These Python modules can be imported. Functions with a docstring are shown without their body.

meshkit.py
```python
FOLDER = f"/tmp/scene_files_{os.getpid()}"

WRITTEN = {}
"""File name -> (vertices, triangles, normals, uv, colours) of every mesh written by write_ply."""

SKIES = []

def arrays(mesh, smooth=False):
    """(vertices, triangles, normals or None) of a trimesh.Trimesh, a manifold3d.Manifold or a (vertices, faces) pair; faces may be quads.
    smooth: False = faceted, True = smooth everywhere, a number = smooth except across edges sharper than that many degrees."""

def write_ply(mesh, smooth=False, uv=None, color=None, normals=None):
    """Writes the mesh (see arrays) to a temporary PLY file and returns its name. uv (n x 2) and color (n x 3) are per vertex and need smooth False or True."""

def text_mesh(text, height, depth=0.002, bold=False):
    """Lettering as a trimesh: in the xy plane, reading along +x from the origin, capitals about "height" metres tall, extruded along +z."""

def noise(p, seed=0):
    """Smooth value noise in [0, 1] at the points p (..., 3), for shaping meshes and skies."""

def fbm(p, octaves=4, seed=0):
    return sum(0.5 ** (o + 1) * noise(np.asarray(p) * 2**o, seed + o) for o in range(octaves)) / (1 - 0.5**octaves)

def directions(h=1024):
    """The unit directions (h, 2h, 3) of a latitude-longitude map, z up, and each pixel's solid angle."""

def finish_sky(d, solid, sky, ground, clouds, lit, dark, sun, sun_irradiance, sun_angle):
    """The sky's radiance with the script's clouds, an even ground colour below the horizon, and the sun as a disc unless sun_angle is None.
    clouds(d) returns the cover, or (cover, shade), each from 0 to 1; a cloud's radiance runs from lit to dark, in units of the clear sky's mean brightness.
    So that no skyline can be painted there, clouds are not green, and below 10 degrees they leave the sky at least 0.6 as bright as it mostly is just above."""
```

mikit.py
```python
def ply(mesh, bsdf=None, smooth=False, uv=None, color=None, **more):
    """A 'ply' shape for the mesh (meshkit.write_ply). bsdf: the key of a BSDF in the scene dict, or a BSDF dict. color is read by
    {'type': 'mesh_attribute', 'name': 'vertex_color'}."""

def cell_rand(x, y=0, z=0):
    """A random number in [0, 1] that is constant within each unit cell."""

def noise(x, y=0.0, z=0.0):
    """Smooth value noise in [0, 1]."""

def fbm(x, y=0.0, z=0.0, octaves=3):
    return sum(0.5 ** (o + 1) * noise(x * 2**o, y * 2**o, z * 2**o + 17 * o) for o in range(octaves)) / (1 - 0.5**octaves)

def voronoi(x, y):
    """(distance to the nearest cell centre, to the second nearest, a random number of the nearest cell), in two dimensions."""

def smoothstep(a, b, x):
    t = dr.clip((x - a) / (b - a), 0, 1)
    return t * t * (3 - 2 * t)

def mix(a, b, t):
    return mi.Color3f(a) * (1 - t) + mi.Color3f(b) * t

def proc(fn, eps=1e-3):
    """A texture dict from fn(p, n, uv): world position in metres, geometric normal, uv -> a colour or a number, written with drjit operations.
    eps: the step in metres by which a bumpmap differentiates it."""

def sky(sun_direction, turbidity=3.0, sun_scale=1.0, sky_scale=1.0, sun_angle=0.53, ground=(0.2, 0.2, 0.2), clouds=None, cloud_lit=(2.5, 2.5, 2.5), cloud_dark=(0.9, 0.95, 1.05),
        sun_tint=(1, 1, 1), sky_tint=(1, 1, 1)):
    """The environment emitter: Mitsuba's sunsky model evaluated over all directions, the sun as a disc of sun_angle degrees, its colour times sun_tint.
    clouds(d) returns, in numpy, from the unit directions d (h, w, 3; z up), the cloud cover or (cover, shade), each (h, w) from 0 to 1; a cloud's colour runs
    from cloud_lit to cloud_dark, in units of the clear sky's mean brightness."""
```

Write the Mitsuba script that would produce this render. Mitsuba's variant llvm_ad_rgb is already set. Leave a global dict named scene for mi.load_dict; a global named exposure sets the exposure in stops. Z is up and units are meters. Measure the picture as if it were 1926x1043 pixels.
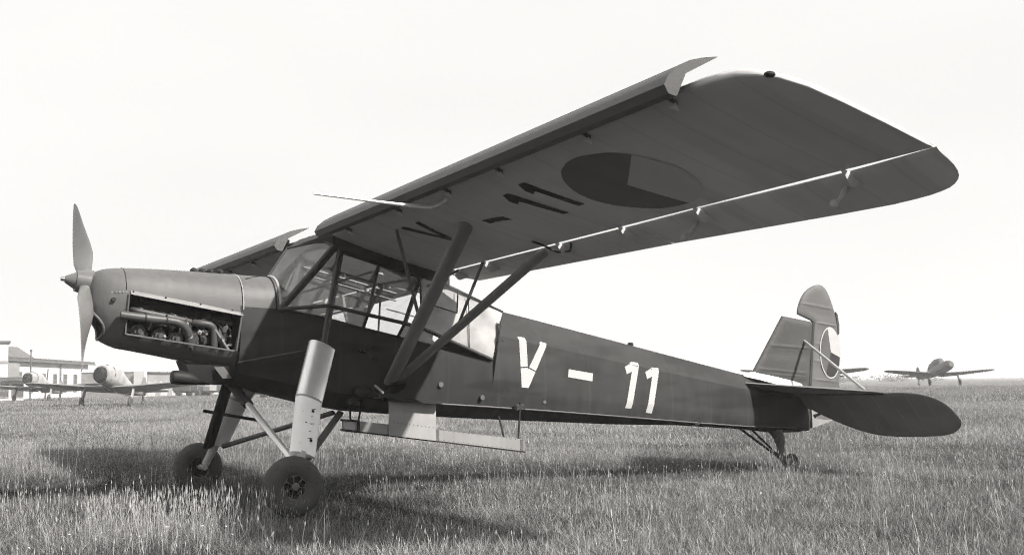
import math, random
import numpy as np, trimesh, drjit as dr, mitsuba as mi, mikit, meshkit
from shapely.geometry import Polygon, Point
from shapely.ops import unary_union
T = mi.ScalarTransform4f
rng = np.random.default_rng(7)
scene, labels = {}, {}

# ------------------------------------------------------------------ camera, sky, exposure
# world: x along the aeroplane (nose to tail), y from its left to its right side, z up, ground at z = 0
EYE = np.array([-2.1225, -12.2397, 1.2328])
FWD, UP = np.array([0.488365, 0.868432, 0.085585]), np.array([-0.031433, -0.080506, 0.996258])
scene['camera'] = {'type': 'perspective', 'fov': 45.49, 'fov_axis': 'x', 'near_clip': 0.1, 'far_clip': 6000.0,
                   'to_world': T().look_at(origin=EYE.tolist(), target=(EYE + FWD).tolist(), up=UP.tolist())}
exposure = 3.2
SUN = np.array([0.52, -1.15, 1.0])


def cloud(d):                                     # a bright hazy overcast over the whole dome
    n = meshkit.fbm(d * np.array([1.6, 1.6, 4.0]) + 3.1, octaves=4)
    return np.ones(d.shape[:2]), np.clip(0.5 + 2.2 * (n - 0.5), 0, 1)


scene['sky'] = mikit.sky(SUN, turbidity=3, sun_scale=0.78, sun_tint=(0.85, 1.0, 1.33), sun_angle=1.2, clouds=cloud,
                         cloud_lit=(1.33, 1.32, 1.295), cloud_dark=(1.19, 1.178, 1.15), ground=(0.12, 0.12, 0.12))

# thin summer haze over the field
scene['haze_air'] = {'type': 'homogeneous', 'albedo': {'type': 'rgb', 'value': [0.95, 0.95, 0.95]}, 'sigma_t': 0.0009}
scene['camera']['medium'] = {'type': 'ref', 'id': 'haze_air'}
scene['haze'] = {'type': 'cube', 'to_world': T().translate([0, 0, 3.3]).scale([2800, 2800, 4.3]), 'bsdf': {'type': 'null'}, 'interior': {'type': 'ref', 'id': 'haze_air'}}
labels['haze'] = {'label': 'thin summer haze over the airfield', 'category': 'haze', 'kind': 'stuff'}

# ------------------------------------------------------------------ materials (a black-and-white print: greys, a trace warm)
WARM = (1.0, 0.997, 0.990)


def grey(a):
    return [a * c for c in WARM]


def mat(key, a, rough=0.5, spec=0.5, var=0.0, scale=2.0, streak=0.0, metal=0.0, speck=0.0, bump=None, fn=None):
    if fn:
        col = mikit.proc(fn)
    elif var or streak or speck:
        def fn(p, n, uv, a=a, var=var, scale=scale, streak=streak, speck=speck):
            v = 1 + var * 2 * (mikit.fbm(p.x * scale, p.y * scale, p.z * scale, 3) - 0.5)
            if streak:
                v = v + streak * (mikit.noise(p.x * 26, p.y * 26, p.z * 2.2) - 0.5)
            if speck:
                v = v * (1 - speck * mikit.smoothstep(0.74, 0.86, mikit.noise(p.x * 55, p.y * 55, p.z * 55)))
            return mi.Color3f(*WARM) * (a * v)
        col = mikit.proc(fn)
    else:
        col = {'type': 'rgb', 'value': grey(a)}
    b = {'type': 'principled', 'base_color': col, 'roughness': rough, 'specular': spec, 'metallic': metal}
    if bump:
        b = {'type': 'bumpmap', 'arbitrary': mikit.proc(bump, eps=4e-3), 'scale': 1.0, 'bsdf': b}
    scene[key] = {'type': 'twosided', 'bsdf': b}
    return key


FABRIC = mat('m_fabric', 0.027, 0.55, 0.22, fn=lambda p, n, uv: mi.Color3f(*WARM) * (0.031 * (1 + 0.60 * (mikit.fbm(p.x * 1.7, p.y * 1.7, p.z * 1.7, 3) - .5) + .25 * (mikit.noise(p.x * 14, p.y * 14, p.z * 3) - .5)) * (1 + .16 * mikit.smoothstep(.94, .985, dr.abs(2 * (p.x / .62 - dr.floor(p.x / .62)) - 1))) * (1 - .35 * mikit.smoothstep(.52, .8, mikit.fbm(p.x * 1.1, 3.0, p.z * 5.0, 3)))))
BELLY = mat('m_underside', 0.47, 0.6, 0.3, var=0.14, scale=1.1, fn=lambda p, n, uv: mi.Color3f(*WARM) * (0.43 * (1 + 0.34 * (mikit.fbm(p.x * .9, p.y * .9, 0.0, 3) - .5)) * (1 - .16 * mikit.smoothstep(.45, .95, mikit.noise(p.x * 1.1, p.y * 11.0, 2.0)) * mikit.noise(p.x * 2.0, p.y * .8, 7.0)) * (1 - .09 * mikit.smoothstep(.90, .98, dr.abs(2 * (p.y / .38 - dr.floor(p.y / .38)) - 1)))))
STABM = mat('m_tailplane', 0.15, 0.6, 0.25, fn=lambda p, n, uv: mi.Color3f(*WARM) * (0.14 * (1 + .45 * (mikit.fbm(p.x * 3, p.y * 2.2, p.z * 3, 3) - .5)) * (1 + .22 * mikit.smoothstep(.93, .985, dr.abs(2 * ((p.y + .035) / .27 - dr.floor((p.y + .035) / .27)) - 1)))))
SLATM = mat('m_slat', 0.052, 0.5, 0.4, var=0.12, scale=1.2)
TAIL = mat('m_tail_fabric', 0.05, 0.6, 0.3, var=0.2, scale=2.5)
COWL = mat('m_cowl', 0.088, 0.55, 0.35, var=0.22, scale=3.0, streak=0.14, speck=0.06)
METAL = mat('m_bare_metal', 0.30, 0.38, 0.6, var=0.2, scale=5, streak=0.2, speck=0.15)
FRAME = mat('m_frame', 0.030, 0.4, 0.5, var=0.3, scale=8)
STRUT = mat('m_strut', 0.085, 0.42, 0.5, var=0.3, scale=4, streak=0.15)
LIGHT = mat('m_light_alloy', 0.86, 0.36, 0.7, var=0.10, scale=4.5, streak=0.08, metal=0.75)
FLANGE = mat('m_flange', 0.15, 0.5, 0.4, var=0.2, scale=6)
LEGW = mat('m_leg_paint', 0.80, 0.5, 0.5, var=0.08, scale=6)
LETTER = mat('m_lettering', 0.36, 0.6, 0.25, var=0.06, scale=9)
WHITE = mat('m_white_paint', 0.55, 0.55, 0.4, var=0.12, scale=6)
PLATE = mat('m_plate', 0.255, 0.6, 0.3, var=0.2, scale=5, streak=0.1)
BOARD = mat('m_board', 0.21, 0.6, 0.3, var=0.16, scale=3.5, streak=0.2)
WSTRUT = mat('m_wing_strut', 0.17, 0.5, 0.4, var=0.25, scale=3)
BLACK = mat('m_black', 0.012, 0.6, 0.3)
DARK = mat('m_dark', 0.02, 0.6, 0.2, var=0.3, scale=6)
RUBBER = mat('m_rubber', 0.06, 0.75, 0.25, var=0.22, scale=5, speck=0.2)
PIPE = mat('m_pipe', 0.055, 0.45, 0.35, var=0.4, scale=7, metal=0.0)
RED = mat('m_dark_mark', 0.085, 0.55, 0.4, var=0.1)
PALE = mat('m_pale_mark', 0.36, 0.55, 0.4, var=0.06)
INNER = mat('m_interior', 0.42, 0.6, 0.3, var=0.1, scale=4)
PROP = mat('m_propeller', 0.10, 0.30, 0.6, var=0.2, scale=3)
scene['m_pane'] = {'type': 'blendbsdf', 'weight': 0.10, 'a': {'type': 'thindielectric', 'int_ior': 1.49},
                   'b': {'type': 'twosided', 'bsdf': {'type': 'diffuse', 'reflectance': {'type': 'rgb', 'value': grey(0.42)}}}}
scene['m_dusty_pane'] = {'type': 'blendbsdf', 'weight': 0.22, 'a': {'type': 'thindielectric', 'int_ior': 1.49},
                         'b': {'type': 'twosided', 'bsdf': {'type': 'diffuse', 'reflectance': {'type': 'rgb', 'value': grey(0.36)}}}}
scene['m_milky_pane'] = {'type': 'principledthin', 'roughness': 0.6, 'diff_trans': 0.9, 'spec_trans': 0.0, 'eta': 1.3,
                         'base_color': mikit.proc(lambda p, n, uv: mi.Color3f(*WARM) * (0.48 + 0.5 * (mikit.fbm(p.x * 4, p.y * 4, p.z * 4, 4) - 0.5)))}


# ------------------------------------------------------------------ mesh helpers
def A3(*p):
    return np.array(p, float)


def unit(v):
    return np.asarray(v, float) / np.linalg.norm(v)


def cat(ms):
    return trimesh.util.concatenate([m for m in ms if m is not None])


def loft(rings, caps=True, closed=True):
    r = np.array(rings, float)
    m, k = r.shape[:2]
    v = r.reshape(-1, 3)
    f = []
    for i in range(m - 1):
        for j in range(k if closed else k - 1):
            a, b = i * k + j, i * k + (j + 1) % k
            f += [[a, b, b + k], [a, b + k, a + k]]
    v = list(v)
    if caps and closed:
        for i, flip in ((0, True), (m - 1, False)):
            c = len(v)
            v.append(r[i].mean(0))
            for j in range(k):
                t = [i * k + j, i * k + (j + 1) % k, c]
                f.append(t[::-1] if flip else t)
    mesh = trimesh.Trimesh(np.array(v), np.array(f), process=False)
    if mesh.is_volume is False:
        mesh.merge_vertices()
    try:
        trimesh.repair.fix_normals(mesh)
    except Exception:
        pass
    return mesh


def circle(c, u, v, r, n=12):
    a = np.arange(n) * 2 * np.pi / n
    return np.asarray(c) + r * (np.cos(a)[:, None] * u + np.sin(a)[:, None] * v)


def basis(d):
    d = unit(d)
    u = unit(np.cross(d, [0, 0, 1] if abs(d[2]) < 0.9 else [1, 0, 0]))
    return u, np.cross(d, u)


def pipe(pts, r, n=10):
    pts = np.array(pts, float)
    rs = np.broadcast_to(r, len(pts))
    rings = []
    for i, p in enumerate(pts):
        d = unit(pts[min(i + 1, len(pts) - 1)] - pts[max(i - 1, 0)])
        u, v = basis(d)
        if rings and np.dot(u, pu) < 0:
            u, v = -u, -v
        pu = u
        rings.append(circle(p, u, v, rs[i], n))
    return loft(rings)


def smooth_pipe(pts, r, n=10, k=6):
    pts = np.array(pts, float)
    t = np.arange(len(pts))
    from scipy.interpolate import PchipInterpolator
    tt = np.linspace(0, len(pts) - 1, (len(pts) - 1) * k + 1)
    return pipe(PchipInterpolator(t, pts)(tt), r if np.isscalar(r) else np.interp(tt, t, r), n)


def fairing(p0, p1, chord, thick, along=(1, 0, 0), n=20, taper=1.0, steps=2):
    """A streamlined strut: teardrop section, its chord along 'along'."""
    p0, p1 = A3(*p0), A3(*p1)
    d = unit(p1 - p0)
    u = unit(np.asarray(along) - np.dot(along, d) * d)
    w = np.cross(d, u)
    a = np.arange(n) * 2 * np.pi / n
    rings = []
    for t in np.linspace(0, 1, steps):
        s = 1 + (taper - 1) * t
        x = np.cos(a) * 0.5 * chord * s
        y = np.sin(a) * 0.5 * thick * s * (1 - 0.35 * np.cos(a))
        rings.append(p0 + (p1 - p0) * t + x[:, None] * u + y[:, None] * w)
    return loft(rings)


def hull(pts):
    return trimesh.PointCloud(np.array(pts, float)).convex_hull


def box(lo, hi, bev=0.0):
    lo, hi = A3(*lo), A3(*hi)
    if not bev:
        return trimesh.creation.box(bounds=[lo, hi])
    pts = []
    for sx in (0, 1):
        for sy in (0, 1):
            for sz in (0, 1):
                c = np.where([sx, sy, sz], hi, lo)
                inn = np.where([sx, sy, sz], -1, 1) * bev
                for k in range(3):
                    q = c + inn
                    q[k] = c[k]
                    pts.append(q)
    return hull(pts)


def bar(p0, p1, w, h, upv=(0, 0, 1)):
    p0, p1 = A3(*p0), A3(*p1)
    d = unit(p1 - p0)
    u = unit(np.cross(d, upv))
    v = np.cross(u, d)
    return hull([p + su * u * w / 2 + sv * v * h / 2 for p in (p0, p1) for su in (-1, 1) for sv in (-1, 1)])


def slab(pts, t):
    """A flat polygon given by 3-D points, thickened by the vector t."""
    pts = np.array(pts, float)
    t = np.asarray(t, float)
    n = unit(t)
    u, v = basis(n)
    o = pts[0]
    q = np.stack([(pts - o) @ u, (pts - o) @ v], 1)
    pl = Polygon(q)
    m = trimesh.creation.extrude_polygon(pl.buffer(0), 1.0, engine='earcut')
    V = m.vertices
    m.vertices = o + V[:, :1] * u + V[:, 1:2] * v + V[:, 2:3] * t
    m.fix_normals()
    return m


def sheet(poly, fn, edge=0.06, thick=0.0):
    """A flat print: a 2-D polygon cut fine and laid on a surface by fn(a, b) -> points."""
    geoms = getattr(poly, 'geoms', [poly])
    out = []
    for g in geoms:
        v, f = trimesh.creation.triangulate_polygon(g, engine='earcut')
        v3 = np.column_stack([v, np.zeros(len(v))])
        v3, f = trimesh.remesh.subdivide_to_size(v3, f, edge, max_iter=12)
        P = fn(v3[:, 0], v3[:, 1])
        out.append(trimesh.Trimesh(P, f, process=False))
    return cat(out)


def grid(fn, nu, nv):
    u, v = np.meshgrid(np.linspace(0, 1, nu), np.linspace(0, 1, nv), indexing='ij')
    P = fn(u.ravel(), v.ravel())
    f = []
    for i in range(nu - 1):
        for j in range(nv - 1):
            a = i * nv + j
            f += [[a, a + nv, a + nv + 1], [a, a + nv + 1, a + 1]]
    return trimesh.Trimesh(P, np.array(f), process=False)


def mirror(m):
    m = m.copy()
    m.vertices = m.vertices * [1, -1, 1]
    m.invert()
    return m


def moved(m, M):
    m = m.copy()
    m.apply_transform(M)
    return m


# ------------------------------------------------------------------ naming helpers
def numbered(key):
    if key not in scene and key not in labels and not any(k.startswith(key + '__') for k in scene):
        return key
    i = 1
    while f'{key}_{i:03d}' in scene or f'{key}_{i:03d}' in labels:
        i += 1
    return f'{key}_{i:03d}'


def thing(name, label, category, group=None):
    key = numbered(name)
    labels[key] = {'label': label, 'category': category}
    if group:
        labels[key]['group'] = group
    return key


def part(parent, name, mesh, m, smooth=35, label=None, **more):
    key = numbered(f'{parent}__{name}')
    scene[key] = mikit.ply(mesh, m, smooth=smooth, **more)
    if label:
        labels[key] = {'label': label}
    return key


def whole(name, mesh, m, label, category, smooth=35, group=None, kind=None):
    key = numbered(name)
    scene[key] = mikit.ply(mesh, m, smooth=smooth)
    labels[key] = {'label': label, 'category': category}
    if group:
        labels[key]['group'] = group
    if kind:
        labels[key]['kind'] = kind
    return key


# ================================================================== THE GROUND
def ground_col(p, n, uv):
    big = mikit.fbm(p.x * 0.09, p.y * 0.09, 0.0, 3)
    fine = mikit.fbm(p.x * 1.7, p.y * 1.7, 3.0, 3)
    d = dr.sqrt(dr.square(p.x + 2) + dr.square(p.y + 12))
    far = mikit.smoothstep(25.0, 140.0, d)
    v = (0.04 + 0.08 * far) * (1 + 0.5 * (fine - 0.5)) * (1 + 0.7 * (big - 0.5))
    return mi.Color3f(*WARM) * v


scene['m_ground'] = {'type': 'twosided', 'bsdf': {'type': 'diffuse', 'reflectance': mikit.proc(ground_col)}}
rr = np.concatenate([[0], np.geomspace(4, 2600, 44)])
aa = np.linspace(0, 2 * np.pi, 73)[:-1]
gv = [[EYE[0], EYE[1], 0]] + [[EYE[0] + r * math.cos(a), EYE[1] + r * math.sin(a), 0.0] for r in rr[1:] for a in aa]
gf = [[0, 1 + j, 1 + (j + 1) % 72] for j in range(72)]
for i in range(len(rr) - 2):
    for j in range(72):
        a, b = 1 + i * 72 + j, 1 + i * 72 + (j + 1) % 72
        gf += [[a, a + 72, b + 72], [a, b + 72, b]]
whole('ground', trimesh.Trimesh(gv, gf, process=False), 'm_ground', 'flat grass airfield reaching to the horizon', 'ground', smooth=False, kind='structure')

# ================================================================== THE AEROPLANE
AP = thing('high_wing_aeroplane', 'large dark high-winged aeroplane marked V - 11, standing nearest the camera on the grass', 'aeroplane')

# ---- fuselage tables (x -> z of the four long edges; half widths)
FX = [4.25, 5, 6, 7, 8, 9.2]
FZ = {'r': [2.11, 1.958, 1.745, 1.531, 1.318, 1.11], 'c1': [1.775, 1.638, 1.463, 1.292, 1.123, .93], 'c2': [1.205, 1.119, 1.004, .896, .80, .72],
      'b': [.97, .911, .825, .734, .651, .588], 'k': [.835, .789, .728, .690, .615, .555]}
FW = {'r': (.03, .02), 'c1': (.405, .08), 'c2': (.445, .10), 'b': (.40, .09), 'k': (.25, .05)}


def fz(k, x):
    return np.interp(x, FX, FZ[k])


def fw(k, x):
    return np.interp(x, [4.25, 9.2], FW[k])


def side_y(x, z):
    """The left side of the rear fuselage: y at (x, z)."""
    x, z = np.broadcast_arrays(np.asarray(x, float), np.asarray(z, float))
    out = np.empty(x.shape)
    for i in np.ndindex(x.shape):
        out[i] = -np.interp(z[i], [fz(k, x[i]) for k in ('b', 'c2', 'c1', 'r')], [fw(k, x[i]) for k in ('b', 'c2', 'c1', 'r')])
    return out


def rear_ring(x, dx=(0, 0, 0, 0, 0), s=1.0):
    ks = ('r', 'c1', 'c2', 'b', 'k')
    L = [A3(x + d, -fw(k, x + d) * s, fz(k, x + d)) for k, d in zip(ks, dx)]
    # fabric sags a little between the long edges
    P = []
    for i in range(5):
        P.append(L[i])
        if i < 4:
            m = (L[i] + L[i + 1]) / 2
            P.append(m)
    return P + [p * [1, -1, 1] for p in P[::-1]]


fus_rear = loft([rear_ring(4.25, (.36, .12, 0, 0, 0))] + [rear_ring(x) for x in (5, 5.5, 6, 6.5, 7, 7.5, 8, 8.6, 9.16)])

TX = [1.44, 1.8, 2.25, 2.73, 3.12, 3.7, 4.25]
TZ = {'s': [2.02, 2.0, 1.92, 1.805, 1.72, 1.60, 1.48], 'c2': [1.69, 1.63, 1.585, 1.50, 1.42, 1.30, 1.205],
      'b': [1.36, 1.28, 1.18, 1.11, 1.065, 1.01, .97], 'k': [1.25, 1.165, 1.05, .955, .92, .872, .835]}
TW = {'s': [.435, .445, .45, .45, .45, .455, .45], 'c2': [.44, .455, .46, .46, .46, .455, .445], 'b': [.37, .39, .40, .40, .40, .40, .40], 'k': [.22, .24, .25, .25, .25, .25, .25]}


def tub_ring(i, off=0.0):
    L = [A3(TX[i], -(TW[k][i] - off), TZ[k][i] + (off if k in 'kb' else 0)) for k in ('s', 'c2', 'b', 'k')]
    return L + [p * [1, -1, 1] for p in L[::-1]]


outer = [tub_ring(i) for i in range(7)]
inner = [tub_ring(i, 0.03) for i in range(7)]
fus_tub = loft([o + i[::-1] for o, i in zip(outer, inner)], caps=False)
ends = [hull(tub_ring(0) + [p + A3(.025, 0, 0) for p in tub_ring(0)])]
tub_bulk = hull([p + A3(.012, 0, 0) for p in tub_ring(6)] + [p + A3(.03, 0, 0) for p in tub_ring(6)])
FU = part(AP, 'fuselage', cat([fus_rear, fus_tub] + ends), FABRIC, smooth=14, label='dark fabric-covered fuselage tapering to the tail')


def on_side(off=0.004):
    return lambda a, b: np.column_stack([a, side_y(a, b) - off, b])


V = Polygon([(4.625, 1.745), (4.725, 1.733), (4.725, 1.372), (4.928, 1.691), (5.015, 1.672), (4.723, 1.171), (4.631, 1.178)])
gapline = Polygon([(4.55, 1.404), (4.72, 1.408), (4.85, 1.352), (4.85, 1.338), (4.72, 1.394), (4.55, 1.390)])
part(FU, 'letter', sheet(V.difference(gapline), on_side(), 0.05), LETTER, smooth=False, label='white stencilled letter V')
part(FU, 'dash', sheet(Polygon([(5.291, 1.378), (5.635, 1.327), (5.62, 1.235), (5.271, 1.288)]), on_side(), 0.05), LETTER, smooth=False)
part(FU, 'digit', sheet(Polygon([(6.110, 1.400), (6.229, 1.460), (6.339, 1.451), (6.181, .909), (6.091, .920), (6.213, 1.345), (6.135, 1.315)]), on_side(), 0.05), LETTER, smooth=False, label='first white digit 1')
part(FU, 'digit', sheet(Polygon([(6.417, 1.339), (6.534, 1.393), (6.642, 1.386), (6.494, .846), (6.403, .859), (6.520, 1.285), (6.440, 1.255)]), on_side(), 0.05), LETTER, smooth=False, label='second white digit 1')
# small fittings on the left side
for x, z, r in ((3.62, 1.22, .028), (4.12, 1.075, .026), (4.95, 1.01, .02)):
    yy = -.45 if x < 4.25 else float(side_y(x, z))
    part(FU, 'inspection_cover', pipe([(x, yy + .02, z), (x, yy - .008, z)], r, 14), STRUT)
part(FU, 'inspection_cover', pipe([(2.87, -.43, 1.60), (2.87, -.466, 1.60)], .035, 16), DARK)
part(FU, 'inspection_cover', pipe([(2.86, -.43, 1.49), (2.86, -.47, 1.49)], .03, 16), DARK)
part(FU, 'door_handle', hull([A3(2.68, -.46, 1.60), A3(2.76, -.46, 1.57), A3(2.74, -.50, 1.56), A3(2.70, -.50, 1.585), A3(2.76, -.46, 1.545), A3(2.68, -.46, 1.57)]), BLACK)
part(FU, 'vent_slot', hull([A3(x, float(side_y(x, z)) - d, z) for x, z in ((4.43, 1.90), (4.465, 1.89), (4.385, 1.70), (4.42, 1.69)) for d in (-.01, .006)]), DARK)
part(FU, 'top_fitting', box((6.37, -.03, 1.655), (6.43, .03, 1.70), .012), DARK)
part(FU, 'handling_hole', pipe([(7.22, float(side_y(7.22, .74)) + .02, .735), (7.22, float(side_y(7.22, .74)) - .006, .735)], .05, 14), DARK)
# rib tapes along the lower edge
part(FU, 'keel_strip', pipe([(x, -(np.interp(x, TX, TW['b']) if x < 4.25 else fw('b', x)) - .004, (np.interp(x, TX, TZ['b']) if x < 4.25 else fz('b', x))) for x in (3.3, 3.7, 4.24, 5, 6, 7, 8, 8.9)], .008, 6), STRUT)

# ---- scuttle behind the engine: rounded metal arch in front of the windscreen
def arch_ring(x, zt, zs, w, n=22, e=2.5):
    a = np.linspace(0, np.pi, n)
    c, s = np.cos(a), np.sin(a)
    return np.column_stack([np.full(n, x), -w * np.sign(c) * np.abs(c) ** (2 / e), zs + (zt - zs) * s ** (2 / e)])


SC = part(AP, 'scuttle_panel', loft([np.vstack([arch_ring(x, zt, zs, w), arch_ring(x, zt - .02, zs, w - .02)[::-1]]) for x, zt, zs, w in ((1.462, 2.360, 2.01, .440), (1.60, 2.354, 2.005, .442), (1.83, 2.345, 1.992, .446))]), COWL, label='light metal panel between engine cowling and windscreen')
part(SC, 'rim', pipe(arch_ring(1.842, 2.352, 1.985, .452), .014, 8), METAL)
part(SC, 'rim', pipe(arch_ring(1.800, 2.353, 1.985, .453), .007, 8), DARK)
part(SC, 'slot', bar((1.53, -.30, 2.298), (1.70, -.17, 2.338), .012, .014), BLACK)
part(SC, 'seam_strip', pipe(arch_ring(1.463, 2.362, 1.98, .443)[:12] + A3(.004, 0, 0), .006, 6), METAL)

# ---- engine cowling
def cowl_ring(x, ztop, zbot, w, n=64, e=2.7, tuck=.16):
    a = np.linspace(0, 2 * np.pi, n, endpoint=False) + np.pi / n
    c, s = np.cos(a), np.sin(a)
    zc = ztop - (ztop - zbot) * .46
    tuck = np.interp(x, [.05, .6], [.42, tuck])
    yy = w * np.sign(c) * np.abs(c) ** (2 / e)
    zz = np.where(s > 0, zc + (ztop - zc) * np.abs(s) ** (2 / e), zc - (zc - zbot) * np.abs(s) ** (2 / e))
    yy = yy * np.where(zz < zc, 1 - tuck * ((zc - zz) / (zc - zbot)) ** 1.5, 1)
    xx = np.full(n, x) + (0 if x > .35 else (zz - zc) * .05)
    return np.column_stack([xx, yy, zz])


CS = [(.050, 2.20, 1.92, .06), (.058, 2.262, 1.86, .12), (.080, 2.318, 1.805, .18), (.118, 2.350, 1.75, .232), (.17, 2.370, 1.706, .275), (.215, 2.379, 1.668, .297), (.28, 2.385, 1.636, .319), (.35, 2.388, 1.609, .335), (.45, 2.390, 1.588, .352), (.70, 2.389, 1.540, .372), (1.0, 2.380, 1.478, .396), (1.46, 2.361, 1.372, .436)]
cow_out = loft([cowl_ring(*c) for c in CS])
cow_in = loft([cowl_ring(c[0] + .03 * (i == 0), c[1] - .022, c[2] + .022, c[3] - .022) for i, c in enumerate(CS[4:-1] + [(1.55,) + CS[-1][1:]])])
cutter = hull([A3(x, y, z) for x, z in ((.389, 2.137), (1.455, 1.953), (1.402, 1.574), (.351, 1.732)) for y in (-.8, -.12)])
intake = trimesh.creation.cylinder(1.0, .5, sections=40)
intake.apply_transform(np.array([[0, 0, 1, .05], [.200, 0, 0, 0], [0, .153, 0, 1.850], [0, 0, 0, 1.0]]))
cow = trimesh.boolean.difference([cow_out, cow_in, cutter, intake], engine='manifold')
CO = part(AP, 'engine_cowling', cow, COWL, smooth=28, label='engine cowling with its left side panel off, showing the engine')


def cowl_x(y, z):
    for x in np.linspace(.05, .45, 161):
        q = [np.interp(x, [c[0] for c in CS], [c[k] for c in CS]) for k in (1, 2, 3)]
        zc_ = q[0] - (q[0] - q[1]) * .46
        hz = (q[0] - zc_) if z > zc_ else (zc_ - q[1])
        ww = q[2] * (1 - np.interp(x, [.05, .6], [.42, .16]) * max(0, (zc_ - z) / (zc_ - q[1])) ** 1.5)
        if abs(y / ww) ** 2.7 + abs((z - zc_) / hz) ** 2.7 <= 1:
            return x + (z - zc_) * .05 * (x < .35)
    return .45


ring_ = np.array([(cowl_x(.205 * math.cos(a), 1.850 + .158 * math.sin(a)) - .002, .205 * math.cos(a), 1.850 + .158 * math.sin(a)) for a in np.linspace(0, 2 * np.pi, 49)])
part(CO, 'intake_rim', pipe(ring_, .015, 8), COWL)
part(CO, 'intake_duct', hull(np.vstack([np.column_stack([np.full(24, x), .20 * np.cos(np.arange(24) * .2618), 1.865 + .14 * np.sin(np.arange(24) * .2618)]) for x in (.285, .30)])), BLACK)
# bright flange along the upper edge of the opening, thin edge strips elsewhere
part(CO, 'flange', hull([A3(.395, -.350, 2.150), A3(1.462, -.428, 1.962), A3(.395, -.372, 2.112), A3(1.462, -.452, 1.918), A3(.395, -.335, 2.146), A3(1.462, -.415, 1.956)]), FLANGE, label='bright bent flange above the engine opening')
part(CO, 'edge_strip', bar((.385, -.362, 2.13), (.352, -.352, 1.735), .012, .012), COWL)
part(CO, 'edge_strip', bar((.352, -.356, 1.735), (1.405, -.405, 1.574), .014, .014), COWL)
part(CO, 'edge_strip', bar((1.455, -.44, 1.95), (1.405, -.425, 1.576), .014, .014), COWL)
for x in (.42, .72, 1.05, 1.36):
    z = 2.142 - (x - .389) * .1735
    part(CO, 'fastener', trimesh.creation.icosphere(1, .011).apply_translation((x, -.352 - (x - .395) * .075, z)), BLACK)
part(CO, 'fastener', pipe([(.245, -.30, 2.062), (.245, -.335, 2.062)], .02, 12), BLACK)
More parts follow.
